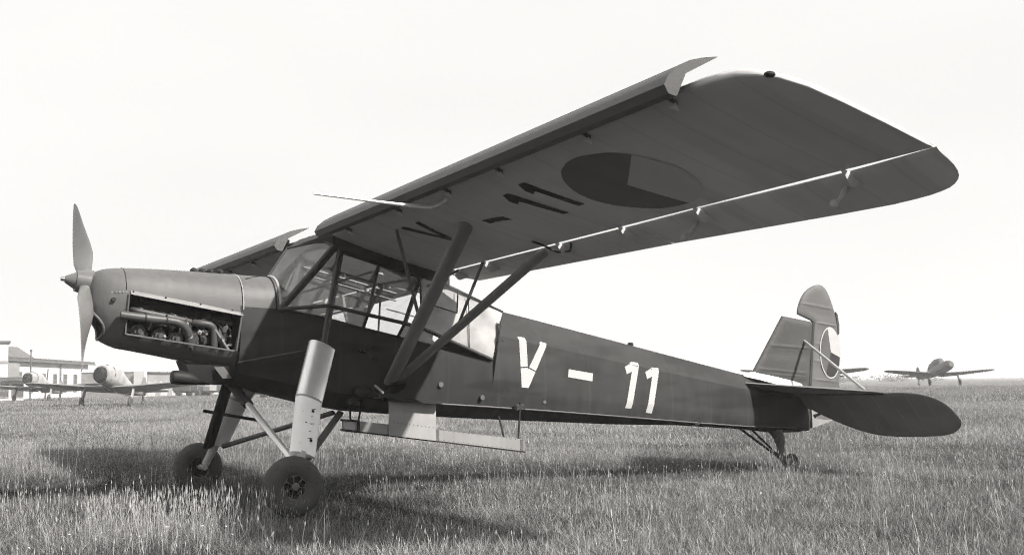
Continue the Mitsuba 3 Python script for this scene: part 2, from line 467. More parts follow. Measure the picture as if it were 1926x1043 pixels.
for i, x in enumerate((1.07, 1.15, 1.23, 1.325)):
    b = trimesh.creation.icosphere(3, 1.0)
    b.vertices = b.vertices * [.036, .07, .042]
    b.apply_translation((x, -.05 - .012 * i, 2.376 - .003 * i))
    part(CO, 'air_scoop', b, DARK)
for k in range(7):
    xx = .17 + .032 * k
    part(CO, 'rivet', trimesh.creation.icosphere(1, .006).apply_translation((xx, -.263 - .085 * min(1, (xx - .17) / .12) + .012, 2.135)), METAL)
for k in range(16):
    xx = .42 + .066 * k
    part(CO, 'rivet', trimesh.creation.icosphere(1, .0055).apply_translation((xx, -.30 - (xx - .42) * .085, 1.70 - (xx - .42) * .155 - .012)), DARK)
part(CO, 'seam_strip', pipe(np.array([q for q in cowl_ring(.362, 2.388, 1.606, .337)[:32] if q[2] > 2.12 and q[1] < .1]), .004, 6), DARK)
# engine inside
EN = part(AP, 'engine', cat([hull([A3(x, y, z) for x, zb in ((.40, 1.72), (1.42, 1.58)) for y, z in ((-.14, zb), (.16, zb), (-.20, 1.86), (.24, 1.86), (-.20, 2.24), (.24, 2.24))]), box((.5, -.28, 2.03), (1.40, -.15, 2.20), .02), box((.95, -.29, 1.62), (1.36, -.15, 1.80), .03), box((1.05, -.27, 1.84), (1.2, -.15, 1.97), .02)]), BLACK, label='air-cooled engine block, dark, seen through the open cowling')
part(EN, 'exhaust_pipe', smooth_pipe([(.30, -.375, 1.915), (.55, -.385, 1.885), (.83, -.385, 1.852), (.915, -.37, 1.800), (.965, -.33, 1.69), (.975, -.29, 1.60)], .041, 14), PIPE, label='long pale exhaust pipe bending down')
part(EN, 'oil_pipe', smooth_pipe([(.43, -.24, 1.97), (.47, -.31, 1.958), (.80, -.32, 1.898), (.98, -.30, 1.862)], .028, 12), PIPE)
part(EN, 'exhaust_pipe', smooth_pipe([(1.02, -.29, 1.85), (1.08, -.34, 1.845), (1.16, -.345, 1.83), (1.205, -.34, 1.765), (1.21, -.32, 1.62)], .036, 12), PIPE)
part(EN, 'control_rod', pipe([(1.18, -.36, 1.82), (1.335, -.385, 1.585)], .014, 8), STRUT)
part(EN, 'oil_pipe', pipe([(1.19, -.30, 1.885), (1.39, -.31, 1.842)], .018, 8), PIPE)
for x, z in ((.49, 1.765), (.685, 1.725), (.85, 1.695)):
    fins = [pipe([(x - .055, -.28 + .011 * k, z), (x + .055, -.28 + .011 * k, z - .01)], .05, 12) for k in range(1)]
    part(EN, 'cylinder', cat([pipe([(x, -.19, z + .01), (x, -.31, z)], [.055, .045], 14), pipe([(x, -.30, z), (x, -.345, z - .005)], [.03, .022], 10)] + [pipe([(x, -.205 - .022 * k, z), (x, -.213 - .022 * k, z)], .066, 16) for k in range(4)]), PIPE)
for x, z in ((1.02, 1.70), (1.10, 1.68), (1.26, 1.72), (1.30, 1.66)):
    part(EN, 'fitting', cat([hull(np.random.default_rng(int(x * 100)).normal(0, .022, (14, 3)) * [.8, 1, 1.7] + A3(x, -.33, z))]), PIPE)
for k in range(5):
    x0 = .52 + .2 * k
    part(EN, 'clamp', pipe([(x0, -.383 if k < 2 else -.32, 1.888 - .075 * (x0 - .55)), (x0 + .014, -.383 if k < 2 else -.32, 1.887 - .075 * (x0 - .55))], .048 if k < 2 else .03, 12), DARK)
for k in range(30):
    g = np.random.default_rng(90 + k)
    c_ = A3(.45 + .92 * g.random(), -.30 - .03 * g.random(), 0)
    c_[2] = 1.64 + .26 * g.random() - .1 * (c_[0] - .95)
    part(EN, 'bolt_head', pipe([c_, c_ + A3(.01 * g.normal(), -.03, .01 * g.normal())], .010 + .014 * g.random(), 6), (PIPE, METAL, STRUT)[k % 3])
for k in range(9):
    g = np.random.default_rng(50 + k)
    x0 = .5 + .1 * k
    part(EN, 'cable', smooth_pipe([(x0, -.25, 2.0 - .15 * (x0 - .4)), (x0 + .04, -.30, 1.98 - .16 * (x0 - .4)), (x0 + .07 + .05 * g.random(), -.30, 1.90 - .16 * (x0 - .4)), (x0 + .09, -.24, 1.80 - .16 * (x0 - .4))], .007, 6, 4), PIPE if k % 3 else METAL)

# under-nose oil cooler and its fairing
OC = part(AP, 'oil_cooler', smooth_pipe([(.830, -.17, 1.326), (.845, -.17, 1.325), (.90, -.17, 1.322), (1.0, -.17, 1.310), (1.08, -.15, 1.295), (1.22, -.12, 1.285)], [.052, .064, .070, .064, .050, .042], 18, 3), BLACK, label='dark rounded cooler tube slung under the engine')
part(OC, 'fairing', hull([A3(.95, -.20, 1.49), A3(.95, .14, 1.49), A3(1.02, -.20, 1.31), A3(1.02, .14, 1.31), A3(1.46, -.28, 1.42), A3(1.46, .28, 1.42), A3(1.42, -.20, 1.25), A3(1.42, .20, 1.25), A3(1.24, -.18, 1.245)]), DARK)
part(OC, 'side_plate', slab([(1.22, -.285, 1.42), (1.32, -.29, 1.425), (1.40, -.285, 1.31), (1.31, -.28, 1.305)], (0, .012, 0)), STRUT)

# ---- propeller
tilt = math.radians(7.32)
ax_f = A3(-math.cos(tilt), 0, math.sin(tilt))               # forward along the shaft
ax_u = A3(math.sin(tilt), 0, math.cos(tilt))
HUB = A3(0.0, 0, 2.25)
phi = 0.812


def blade(sign):
    e = sign * (math.sin(phi) * A3(0, 1, 0) + math.cos(phi) * ax_u)
    tg = sign * (math.cos(phi) * A3(0, 1, 0) - math.sin(phi) * ax_u)
    rs = np.array([.06, .12, .2, .3, .42, .55, .7, .85, 1.0, 1.12, 1.2, 1.255, 1.28])
    ch = np.array([.10, .118, .15, .185, .20, .198, .184, .162, .138, .11, .082, .05, .018])
    th = np.array([.10, .095, .075, .055, .042, .034, .027, .021, .016, .012, .009, .007, .005])
    be = np.radians([68, 67, 65, 62, 55, 44, 34, 27, 21.5, 18, 16, 15, 15])
    a = np.arange(20) * 2 * np.pi / 20
    rings = []
    for r, c, t, b in zip(rs, ch, th, be):
        cd = math.cos(b) * tg + math.sin(b) * ax_f
        mid = HUB + e * r - ax_f * (c * math.sin(b) / 2 - .055 * min(1, r / .3) * (1 - .3 * r))
        nd = unit(np.cross(e, cd))
        rings.append(mid + (np.cos(a) * c / 2)[:, None] * cd + (np.sin(a) * t / 2 * (1 - .3 * np.cos(a)))[:, None] * nd)
    return loft(rings)


PR = part(AP, 'propeller', cat([pipe([HUB + ax_f * -.10, HUB + ax_f * .05], [.125, .105], 24), pipe([HUB + ax_f * .045, HUB + ax_f * .145], [.088, .035], 20), pipe([HUB + ax_f * .14, HUB + ax_f * .185], [.022, .022], 12)]), PROP, label='two-bladed propeller with pointed hub, standing still')
part(PR, 'blade', blade(1), PROP, smooth=50)
part(PR, 'blade', blade(-1), PROP, smooth=50)

# ---- wing: left one first, the right one mirrored
def zLE(s):
    return 2.775 + .034 * (s - .5)


def zG(s):
    return 2.40 + .0275 * s


XG = 3.60
TIPS = ([0, 6.45, 6.6, 6.72, 6.86, 6.97, 7.06, 7.12, 7.155, 7.185, 7.205], [2.36, 2.36, 2.362, 2.372, 2.40, 2.46, 2.56, 2.70, 2.92, 3.22, 3.55])


def xLE(s):
    return np.interp(s, *TIPS)


def zc(x, s):
    return zLE(s) + (zG(s) - zLE(s)) * (x - 2.36) / (XG - 2.36)


def tip_f(s):
    return np.interp(s, [0, 6.5, 6.9, 7.1, 7.205], [1, 1, .8, .45, .12])


def z_low(x, s):
    x0 = xLE(s)
    t = np.clip((x - x0) / np.maximum(XG - x0, .02), 0, 1)
    sag = .008 * np.abs(np.sin(np.pi * (s - .5) / .38)) * np.clip(4 * t * (1 - t), 0, 1)
    return zc(x, s) - tip_f(s) * (.085 * np.sqrt(t) * (1 - t) ** .8) + sag * tip_f(s)


def z_up(x, s):
    x0 = xLE(s)
    t = np.clip((x - x0) / np.maximum(XG - x0, .02), 0, 1)
    return zc(x, s) + tip_f(s) * .55 * (.75 * np.sqrt(t) - .615 * t) + .002


tt = (1 - np.cos(np.linspace(0, np.pi, 17))) / 2
ss = np.unique(np.concatenate([np.linspace(.5, 6.5, 143), [6.6, 6.72, 6.8, 6.86, 6.92, 6.97, 7.02, 7.06, 7.09, 7.12, 7.14, 7.155, 7.17, 7.185, 7.205]]))
rings = []
for s in ss:
    x = xLE(s) + (XG - xLE(s)) * tt
    up = np.column_stack([x, -np.full(17, s), z_up(x, s)])
    lo = np.column_stack([x, -np.full(17, s), z_low(x, s)])
    rings.append(np.vstack([up, lo[:0:-1]]))
wing_mesh = loft(rings)


def slat_ring(s, k=1.0):
    z = zLE(s)
    x0 = 2.13
    o = [(.085, -.075), (.03, -.062), (0, -.012), (.03, .045), (.10, .105), (.20, .158), (.30, .185), (.405, .203)]
    i = [(.40, .196), (.30, .168), (.21, .134), (.135, .084), (.085, .03), (.065, -.02), (.098, -.062)]
    p = np.array(o + i) * [1, 1]
    return np.column_stack([x0 + p[:, 0], np.full(len(p), -s), z + p[:, 1]])


slat_end = slat_ring(6.53)
slat_rings = [slat_ring(s) for s in np.linspace(.63, 6.50, 20)] + [slat_end]
slat_mesh = loft(slat_rings)


def flap_ring(s, xt=4.0, th=.05, zt=None, zo=0.0):
    zf = zG(s) + .014 + zo
    zt = (2.325 + .010 * s) if zt is None else zt
    x0 = XG + .025
    c = xt - x0
    t = np.array([0, .04, .12, .3, .6, 1.0])
    cl = lambda t: zf - th * .5 + (zt - zf + th * .5) * t
    h = np.array([0, .28, .42, .5, .30, .03]) * th
    up = np.column_stack([x0 + c * t, np.full(6, -s), cl(t) + h])
    lo = np.column_stack([x0 + c * t, np.full(6, -s), cl(t) - h])
    return np.vstack([up, lo[:0:-1]])


flap_mesh = loft([flap_ring(s, zo=.004) for s in np.linspace(.64, 4.103, 12)])
ail_s = [4.11, 5, 6, 6.5, 6.7, 6.82, 6.92, 7.0, 7.06, 7.11, 7.15, 7.18, 7.20, 7.21]
ail_x = [4.0, 4.005, 4.01, 4.01, 4.005, 3.998, 3.985, 3.968, 3.945, 3.915, 3.88, 3.835, 3.78, 3.70]
ail_mesh = loft([flap_ring(s, xt, .05 * np.interp(s, [6.5, 7.2], [1, .3]), zt=(zG(s) - .012) + (np.interp(s, [4.1, 6.4, 7.2], [2.366, 2.375, 2.40]) - zG(s) + .012) * (xt - 3.625) / .38, zo=.009 * np.interp(s, [4.1, 4.5, 5.4, 5.9], [.3, 1, 1, 0])) for s, xt in zip(ail_s, ail_x)])


def wing_side(sgn):
    level = trimesh.transformations.rotation_matrix(-.052, [1, 0, 0], (0, .5, 2.775))
    F = (lambda m: m) if sgn < 0 else (lambda m: moved(mirror(m), level))      # the aeroplane leans a little to its right
    W = part(AP, 'wing', F(wing_mesh), BELLY, smooth=32, label='left wing, nearest the camera, seen from below' if sgn < 0 else 'right wing, beyond the nose')
    S = part(W, 'slat', F(slat_mesh), SLATM, smooth=32, label='fixed curved slat along the leading edge')
    part(W, 'flap', F(flap_mesh), BELLY, smooth=30)
    part(W, 'aileron', F(ail_mesh), BELLY, smooth=30)
    for s in (.95, 2.15, 3.15, 4.05, 5.30, 6.28):
        b = slab([(2.405, -s, zLE(s) - .055), (2.30, -s, zLE(s) - .012), (2.22, -s, zLE(s) + .0), (2.30, -s, zLE(s) + .12), (2.42, -s, zLE(s) + .10)], (0, -.014, 0))
        part(W, 'slat_bracket', F(b), STRUT)
        tab = hull([A3(2.380, -s - .04, zLE(s) - .058), A3(2.380, -s + .04, zLE(s) - .058), A3(2.425, -s, zLE(s) - .088), A3(2.375, -s - .04, zLE(s) - .045), A3(2.375, -s + .04, zLE(s) - .045), A3(2.42, -s, zLE(s) - .070)])
        part(W, 'bracket_tab', F(tab), WHITE)
    for s in (.85, 1.55, 2.95, 3.95, 4.95, 6.5):
        z = zG(s)
        b = hull([A3(3.54, -s - .008, z - .0), A3(3.54, -s + .008, z - .0), A3(3.70, -s - .008, z - .07), A3(3.70, -s + .008, z - .07), A3(3.76, -s - .008, z - .08), A3(3.76, -s + .008, z - .08), A3(3.66, -s, z - .115), A3(3.63, -s, z - .11), A3(3.72, -s, z - .03)])
        part(W, 'hinge_bracket', F(b), BELLY)
    for s in (6.35, 4.75):                                    # aileron mass-balance arms
        z = zG(s)
        part(W, 'balance_arm', F(cat([pipe([(3.74, -s, z - .08), (3.66, -s - .02, z - .17), (3.60, -s - .03, z - .20)], [.022, .018, .016], 8), trimesh.creation.icosphere(2, .03).apply_translation((3.595, -s - .03, z - .205))])), BELLY)
    # dark cable slots in the underside
    def low(off):
        return lambda a, b: np.column_stack([a, -b, z_low(a, b) - off])
    if sgn < 0:
        hw = .046
        for (x0, s0), (x1, s1) in (((2.60, 4.00), (3.11, 4.09)), ((2.66, 3.64), (3.16, 3.77))):
            part(W, 'under_digit', sheet(Polygon([(x0, s0 - hw), (x0 + .10, s0 - hw - .06), (x0 + .17, s0 - hw - .05), (x0 + .14, s0 - hw + .025), (x1, s1 - hw), (x1, s1 + hw), (x0, s0 + hw)]), low(.004), .06), BLACK, smooth=False)
        part(W, 'under_dash', sheet(Polygon([(2.885, 2.80), (2.93, 3.12), (3.01, 3.13), (2.965, 2.81)]), low(.004), .05), BLACK, smooth=False)
        part(W, 'under_letter', sheet(Polygon([(2.61, 1.66), (2.61, 1.75), (2.93, 1.90), (2.61, 1.99), (2.61, 2.08), (3.06, 1.955), (3.06, 1.87)]), low(.004), .05), BLACK, smooth=False)
        lamp = trimesh.creation.icosphere(3, 1.0)
        lamp.vertices = lamp.vertices * [.035, .03, .018]
        part(W, 'position_lamp', lamp.apply_translation((2.50, -7.03, 2.955)), DARK)
    # roundel: three fields under the wing
    c0 = np.array([3.02, 4.90])
    ell = Polygon([(c0[0] + .475 * math.cos(a), c0[1] + .60 * math.sin(a)) for a in np.linspace(0, 2 * np.pi, 72, endpoint=False)])
    wedge = Polygon([(3.03, 4.84), (2.55, 5.62), (2.6, 6.0), (3.4, 6.2), (3.62, 5.4), (3.50, 4.985)])
    RO = part(W, 'roundel', F(sheet(ell.difference(wedge), low(.004), .07)), RED, smooth=False, label='dark fields of the round national marking under the wing')
    part(RO, 'pale_field', F(sheet(ell.intersection(wedge), low(.0042), .07)), PALE, smooth=False)
    return W


WL = wing_side(-1)
WR = wing_side(1)
part(AP, 'air_speed_tube', smooth_pipe([(1.275, -2.95, 2.769), (1.6, -2.95, 2.751), (1.855, -2.95, 2.736), (2.18, -2.95, 2.722), (2.30, -2.95, 2.725), (2.46, -2.95, 2.80)], [.010, .011, .013, .017, .018, .02], 10, 5), LIGHT, label='thin pale air-speed tube sticking out ahead of the left wing')

# ---- cabin roof between the wings
def roof_ring(x, zb, zt, w, sg=-1):
    p = [A3(x, -w, zb), A3(x, -w, zt - .05), A3(x, -w + .06, zt), A3(x, -w + .10, zt), A3(x, -w + .10, zt - .05), A3(x, -w + .035, zt - .06), A3(x, -w + .035, zb)]
    return p if sg < 0 else [q * [1, -1, 1] for q in p]


RR_ = ((2.38, 2.655, 2.80, .50), (2.46, 2.595, 2.855, .515), (2.9, 2.47, 2.80, .52), (3.35, 2.355, 2.66, .52), (3.60, 2.30, 2.56, .50), (3.74, 2.285, 2.45, .44))
ROOFK = part(AP, 'cabin_roof', cat([loft([roof_ring(*q, sg=g) for q in RR_]) for g in (-1, 1)] + [bar((x, -.45, z), (x, .45, z), .04, .04) for x, z in ((2.42, 2.80), (2.9, 2.775), (3.35, 2.635), (3.73, 2.43))]), FRAME, smooth=25)
for (xa, _, za, wa), (xb, _, zb_, wb) in zip(RR_[:-1], RR_[1:]):
    part(ROOFK, 'pane', trimesh.Trimesh([[xa, -wa + .08, za - .004], [xb, -wb + .08, zb_ - .004], [xb, wb - .08, zb_ - .004], [xa, wa - .08, za - .004]], [[0, 1, 2], [0, 2, 3]], process=False), 'm_dusty_pane', smooth=False)
part(AP, 'roof_fairing', hull([A3(2.06, 0, 2.655), A3(2.315, -.36, 2.72), A3(2.315, .36, 2.72), A3(2.40, -.5, 2.66), A3(2.40, .5, 2.66), A3(2.37, -.5, 2.785), A3(2.37, .5, 2.785), A3(2.5, -.4, 2.86), A3(2.5, .4, 2.86), A3(2.2, 0, 2.76)]), FABRIC, smooth=40)

# ---- windscreen and cabin glazing
W0, W1, W2, PB, PT = A3(1.851, 0, 2.345), A3(2.062, 0, 2.66), A3(2.315, -.36, 2.716), A3(1.835, -.445, 2.005), A3(2.39, -.52, 2.635)
R0, R1, R2, R3, R4, R5 = A3(1.815, -.45, 1.99), A3(2.295, -.60, 2.028), A3(2.721, -.60, 1.942), A3(3.135, -.60, 1.860), A3(3.34, -.585, 1.812), A3(4.235, -.465, 1.485)
S1, S2, S3, S4 = A3(2.248, -.45, 1.925), A3(2.73, -.45, 1.81), A3(3.12, -.45, 1.725), A3(3.60, -.455, 1.62)
T1, T2, T3, T4, T5 = A3(2.44, -.52, 2.590), A3(2.875, -.52, 2.475), A3(3.35, -.52, 2.355), A3(3.73, -.43, 2.285), A3(4.60, -.055, 2.035)
B5 = A3(4.245, -.462, 1.49)
t_pane = .006


def facet(pts, m, name, parent, F, curve=0.0):
    pts = [np.asarray(p, float) for p in pts]
    if len(pts) == 4:
        a, b, c, d = pts
        g = grid(lambda u, v: (1 - u)[:, None] * ((1 - v)[:, None] * a + v[:, None] * d) + u[:, None] * ((1 - v)[:, None] * b + v[:, None] * c) - curve * np.outer(np.sin(np.pi * v) * np.sin(np.pi * u), A3(0, 1, 0)), 7, 7)
    else:
        g = trimesh.Trimesh(np.array(pts), [[0, i, i + 1] for i in range(1, len(pts) - 1)], process=False)
    return part(parent, name, F(g), m, smooth=True)


for sgn in (-1, 1):
    F = (lambda m: m) if sgn < 0 else mirror
    pm = 'm_pane' if sgn < 0 else 'm_dusty_pane'
    side = 'left' if sgn < 0 else 'right'
    WS = part(AP, 'windscreen_frame', F(cat([fairing(PB + A3(0, 0, -.03), PT, .085, .05, (1, 0, .2), 14), pipe([W0, W1], .012), pipe([W1, W2], .014), pipe([W2, PT], .014)])), FRAME, label=f'{side} windscreen frame')
    facet([W0, W1, W2, PT, PB], pm, 'pane', WS, F)
    SW = part(AP, 'side_window_frame', F(cat([pipe([R0, R1, R2, R3, R4, R5], .020, 10), pipe([R2, T2], .018, 10), pipe([T3, R3], .024, 10), pipe([S2, R2], .016, 10), pipe([S3, R3], .016, 10), pipe([(1.80, -.45, 2.0), S1, S2, S3, S4, B5], .014, 8), pipe([T1, T2, T3], .018, 8)])), FRAME, label=f'{side} cabin window frame of dark tubes')
    facet([PB, T1, R1], pm, 'pane', SW, F)
    facet([PB, PT, T1], pm, 'pane', SW, F)
    facet([T1, T2, R2, R1], pm, 'pane', SW, F, .0)
    facet([T2, T3, R3, R2], pm, 'pane', SW, F, .0)
    facet([R0, R1, S1], pm, 'pane', SW, F)
    facet([R1, R2, S2, S1], pm, 'pane', SW, F)
    facet([R2, R3, S3, S2], pm, 'pane', SW, F)
    RW = part(AP, 'rear_window_frame', F(cat([pipe([T4 + A3(-.06, 0, .02), T5], .014, 8), pipe([A3(3.42, -.53, 2.08), A3(3.80, -.49, 1.985)], .008, 6), pipe([A3(3.80, -.49, 1.985), A3(3.86, -.40, 2.25)], .008, 6), pipe([T3, R4], .012, 8), pipe([A3(4.02, -.335, 2.20), A3(3.93, -.520, 1.615)], .006, 6)])), FRAME, label=f'{side} rear cabin window frame')
    facet([T3, T5, B5 + A3(.0, 0, .0), R4], 'm_milky_pane' if sgn < 0 else 'm_pane', 'pane', RW, F, .02)
    facet([T3, T4, T5], 'm_milky_pane' if sgn < 0 else 'm_pane', 'pane', RW, F)
    facet([T4 + A3(0, 0, .004), A3(3.73, 0, 2.30), A3(4.60, 0, 2.045), T5 + A3(0, 0, .004)], 'm_pane', 'pane', RW, F)
    facet([R3, R4, S4, S3], 'm_milky_pane' if sgn < 0 else pm, 'pane', RW, F)
    g = hull([R4 + A3(.22, .0, -.08), B5, S4 + A3(-.05, 0, .01), S4 + A3(-.05, .02, .01), B5 + A3(0, .02, -.01), R4 + A3(.22, .03, -.08)])
    part(RW, 'fairing', F(g), FABRIC)
    part(AP, 'door_post', F(cat([pipe([(2.215, -.622, 1.60), (2.44, -.525, 2.60)], .026, 12), pipe([(2.255, -.615, 1.62), (2.475, -.52, 2.58)], .014, 8)])), FRAME)
# inside: struts overhead, grab handle, seats, panel
part(AP, 'cabin_tube', cat([pipe([(1.95, .42, 2.10), (2.9, -.30, 2.42)], .012), pipe([(2.42, .50, 2.52), (3.5, .45, 2.25)], .014), pipe([(2.42, .50, 2.44), (3.5, .45, 2.17)], .010), pipe([(2.9, .5, 2.36), (2.9, .5, 2.46)], .01), pipe([(3.35, -.5, 2.36), (3.35, .5, 2.36)], .02), pipe([(2.55, .48, 1.98), (2.98, .47, 2.08)], .014)]), STRUT)
part(AP, 'handle_loop', pipe([(1.93, -.25, 2.20), (2.03, -.22, 2.40), (2.06, -.25, 2.40), (1.965, -.28, 2.19), (1.93, -.25, 2.20)], .008, 6), DARK)
for x in (2.75, 3.55):
    ST = part(AP, 'seat', cat([box((x - .38, -.24, 1.42), (x + .04, .24, 1.52), .03)]), INNER)
    part(ST, 'backrest', hull([A3(x, -.22, 1.45), A3(x, .22, 1.45), A3(x + .10, -.2, 2.05), A3(x + .10, .2, 2.05), A3(x + .05, -.22, 1.45), A3(x + .05, .22, 1.45), A3(x + .14, -.2, 2.05), A3(x + .14, .2, 2.05)]), INNER)
part(AP, 'instrument_panel', box((1.86, -.36, 1.90), (1.89, .36, 2.12), .008), INNER)

# ---- wing struts (V each side) and their small bracing struts
for sgn in (-1, 1):
    F = (lambda m: m) if sgn < 0 else mirror
    side = 'left' if sgn < 0 else 'right'
    part(AP, 'wing_strut', F(fairing((3.045, -.43, 1.25), (2.885, -2.69, 2.79), .155, .075, (1, 0, 0), 22)), WSTRUT, label=f'front strut of the {side} wing')
    part(AP, 'wing_strut', F(fairing((3.130, -.43, 1.27), (3.690, -2.59, 2.455), .125, .062, (1, 0, 0), 22)), WSTRUT, label=f'rear strut of the {side} wing')
    part(AP, 'strut_fitting', F(cat([hull([A3(2.86, -2.66, 2.74), A3(2.94, -2.66, 2.74), A3(2.86, -2.72, 2.80), A3(2.94, -2.72, 2.80), A3(2.84, -2.82, 2.75), A3(2.92, -2.84, 2.73)])])), DARK)
    part(AP, 'strut_fitting', F(hull([A3(2.98, -.38, 1.16), A3(3.22, -.38, 1.16), A3(3.0, -.50, 1.22), A3(3.2, -.50, 1.24), A3(3.1, -.44, 1.36), A3(3.1, -.38, 1.10)])), DARK)
    part(AP, 'bracing_strut', F(pipe([(2.60, -1.6, 2.70), (3.02, -1.25, 2.06 - .26)], .017, 10)), STRUT)
    part(AP, 'bracing_strut', F(pipe([(3.52, -1.62, 2.42), (3.37, -1.36, 1.80)], .016, 10)), STRUT)
    part(AP, 'bracing_strut', F(pipe([(3.43, -.45, 2.25), (3.58, -.98, 2.40)], .014, 8)), STRUT)
part(AP, 'brake_hose', smooth_pipe([(3.42, -2.75, 2.50), (3.50, -2.80, 2.47), (3.63, -2.88, 2.40), (3.66, -3.0, 2.40), (3.62, -3.1, 2.46)], .010, 6), BLACK)

# ---- landing gear
def gear(sgn):
    F = (lambda m: m) if sgn < 0 else mirror
    side = 'left' if sgn < 0 else 'right'
    LG = part(AP, 'landing_leg', F(fairing((2.150, -.80, 1.615), (1.895, -1.13, 1.09), .275, .115, (1, 0, -.05), 28, .97)), LIGHT, smooth=40, label=f'bright streamlined upper {side} landing leg')
    part(LG, 'lower_fairing', F(fairing((1.895, -1.13, 1.095), (1.735, -1.405, .59), .262, .105, (1, 0, -.05), 28, .95)), LEGW, smooth=40)
    part(LG, 'collar', F(fairing((1.90, -1.122, 1.102), (1.893, -1.133, 1.084), .272, .118, (1, 0, -.05), 28)), METAL)
    part(LG, 'axle', F(cat([pipe([(1.735, -1.40, .62), (1.62, -1.47, .36)], [.05, .045], 12), pipe([(1.60, -1.40, .335), (1.585, -1.66, .33)], .032, 12)])), METAL)
    if sgn < 0:
        for dx, zz, r in ((-.06, .98, .018), (.035, .985, .02), (.05, .72, .018), (-.055, .70, .016), (-.02, .88, .022)):
            t = (1.095 - zz) / .505
            c = A3(1.895 - .16 * t + dx, -1.13 - .275 * t - .052, zz)
            part(LG, 'inspection_hole', pipe([c + A3(0, .02, .006), c + A3(0, -.004, -.002)], r * .7, 10), DARK)
        for k in range(5):
            t = .18 + .13 * k
            c = A3(1.915 - .16 * t, -1.13 - .275 * t - .0545, 1.095 - .505 * t)
            part(LG, 'stencil_mark', bar(c + A3(-.05, .004, 0), c + A3(.04 - .02 * (k % 2), .003, 0), .004, .007), PIPE)
        part(LG, 'brake_line', smooth_pipe([(2.02, -.93, 1.40), (1.97, -1.08, 1.12), (1.86, -1.30, .76), (1.80, -1.40, .55), (1.70, -1.48, .40)], .008, 6), DARK)
    FS_ = part(AP, 'landing_strut', F(fairing((1.46, -.03, 1.275), (1.635, -1.40, .56), .075 if sgn < 0 else .125, .05, (1, 0, 0), 16)), LIGHT if sgn < 0 else DARK, label=f'front strut of the {side} landing leg')
    part(FS_, 'sleeve', F(fairing((1.455, .0, 1.29), (1.515, -.46, 1.05), .115, .075, (1, 0, 0), 16)), DARK)
    part(AP, 'landing_strut', F(fairing((2.615, -.10, .935), (1.80, -1.37, .56), .075, .05, (1, 0, 0), 16)), STRUT, label=f'rear strut of the {side} landing leg')
    prof = []
    for a in np.linspace(-np.pi / 2 - .9, np.pi / 2 + .9, 33):
        prof.append((.178 + .098 * np.cos(a) * 1.0, .093 * np.sin(a)))
    prof = [(.118, -.055)] + prof + [(.118, .055)]
    tyre = trimesh.creation.revolve(np.array(prof + [prof[0]]), sections=64)
    Mx = trimesh.transformations.rotation_matrix(np.pi / 2, [1, 0, 0])
    Mx[:3, 3] = (1.575, -1.60, .325)
    WH = part(AP, 'wheel', F(moved(tyre, Mx)), RUBBER, smooth=30, label=f'{side} main wheel with fat balloon tyre')
    disc = Point(0, 0).buffer(.121, 40)
    holes = unary_union([Polygon([(.088 * math.cos(a + d) * 1, .088 * math.sin(a + d)) if abs(d) > .01 else (.1 * math.cos(a), .1 * math.sin(a)) for d in (-.30, 0, .30)] + [(.042 * math.cos(a + .22), .042 * math.sin(a + .22)), (.042 * math.cos(a - .22), .042 * math.sin(a - .22))]).buffer(.008) for a in np.arange(7) * 2 * np.pi / 7 + .35])
    rim = trimesh.creation.extrude_polygon(disc.difference(holes), .02, engine='earcut')
    rim.apply_translation((0, 0, .042))
    rimlip = trimesh.creation.revolve(np.array([(.108, .03), (.128, .03), (.130, .062), (.120, .066), (.108, .060), (.108, .03)]), sections=48)
    hubc = trimesh.creation.revolve(np.array([(0, .04), (.036, .04), (.034, .075), (.022, .085), (0, .086)]), sections=24)
    part(WH, 'rim', F(moved(cat([rim, rimlip, hubc]), Mx)), STRUT, smooth=30)
    part(WH, 'brake_drum', F(moved(trimesh.creation.cylinder(.114, .07, sections=32), Mx)), BLACK)


gear(-1)
gear(1)
part(AP, 'step_rod', pipe([(1.385, .70, .975), (1.97, .70, .862)], .018, 10), DARK)
part(AP, 'brace_rod', pipe([(1.42, -.43, 1.46), (2.2, -.60, 1.60)], .011, 8), FRAME)

# ---- rack slung under the fuselage
BR = part(AP, 'step_board', hull([A3(x, y, z) for x, zl, zh in ((2.62, .758, .865), (4.60, .476, .610)) for y in (-.52, -.44) for z in (zl, zh)]), BOARD, smooth=20, label='long pale board slung beneath the fuselage side')
part(BR, 'end_frame', cat([hull([A3(x, y, z) for x, zl, zh in ((2.485, .762, .785), (2.66, .738, .762)) for y in (-.53, -.43) for z in (zl, zh)]), hull([A3(x, y, z) for x, zl, zh in ((2.485, .865, .885), (2.66, .850, .870)) for y in (-.53, -.43) for z in (zl, zh)]), hull([A3(x, y, z) for x, zl, zh in ((2.63, .742, .87), (2.66, .738, .868)) for y in (-.53, -.43) for z in (zl, zh)])]), DARK)
part(BR, 'end_box', hull([A3(x, y, z) for x, zl, zh in ((2.495, .784, .866), (2.632, .764, .852)) for y in (-.51, -.45) for z in (zl, zh)]), METAL)
part(BR, 'lower_edge', bar((2.66, -.525, .748), (4.602, -.525, .474), .016, .016), DARK)
part(BR, 'plate', hull([A3(x, y, z) for x, zl, zh in ((2.978, .706, 1.06), (3.515, .632, 1.03)) for y in (-.545, -.53) for z in (zl, zh)]), PLATE, smooth=20, label='square pale plate hanging in the middle of the board')
for k in range(11):
    x = 3.03 + .045 * k
    part(BR, 'rivet', trimesh.creation.icosphere(1, .005).apply_translation((x, -.546, .845 - (x - 2.978) * .145)), DARK)
for k in range(18):
    x = 3.56 + .058 * k
    for dz in (.020, .118):
        part(BR, 'rivet', trimesh.creation.icosphere(1, .0042).apply_translation((x, -.521, .758 - (x - 2.62) * .1424 + dz * (1 + .02 * (x - 2.62)))), DARK)
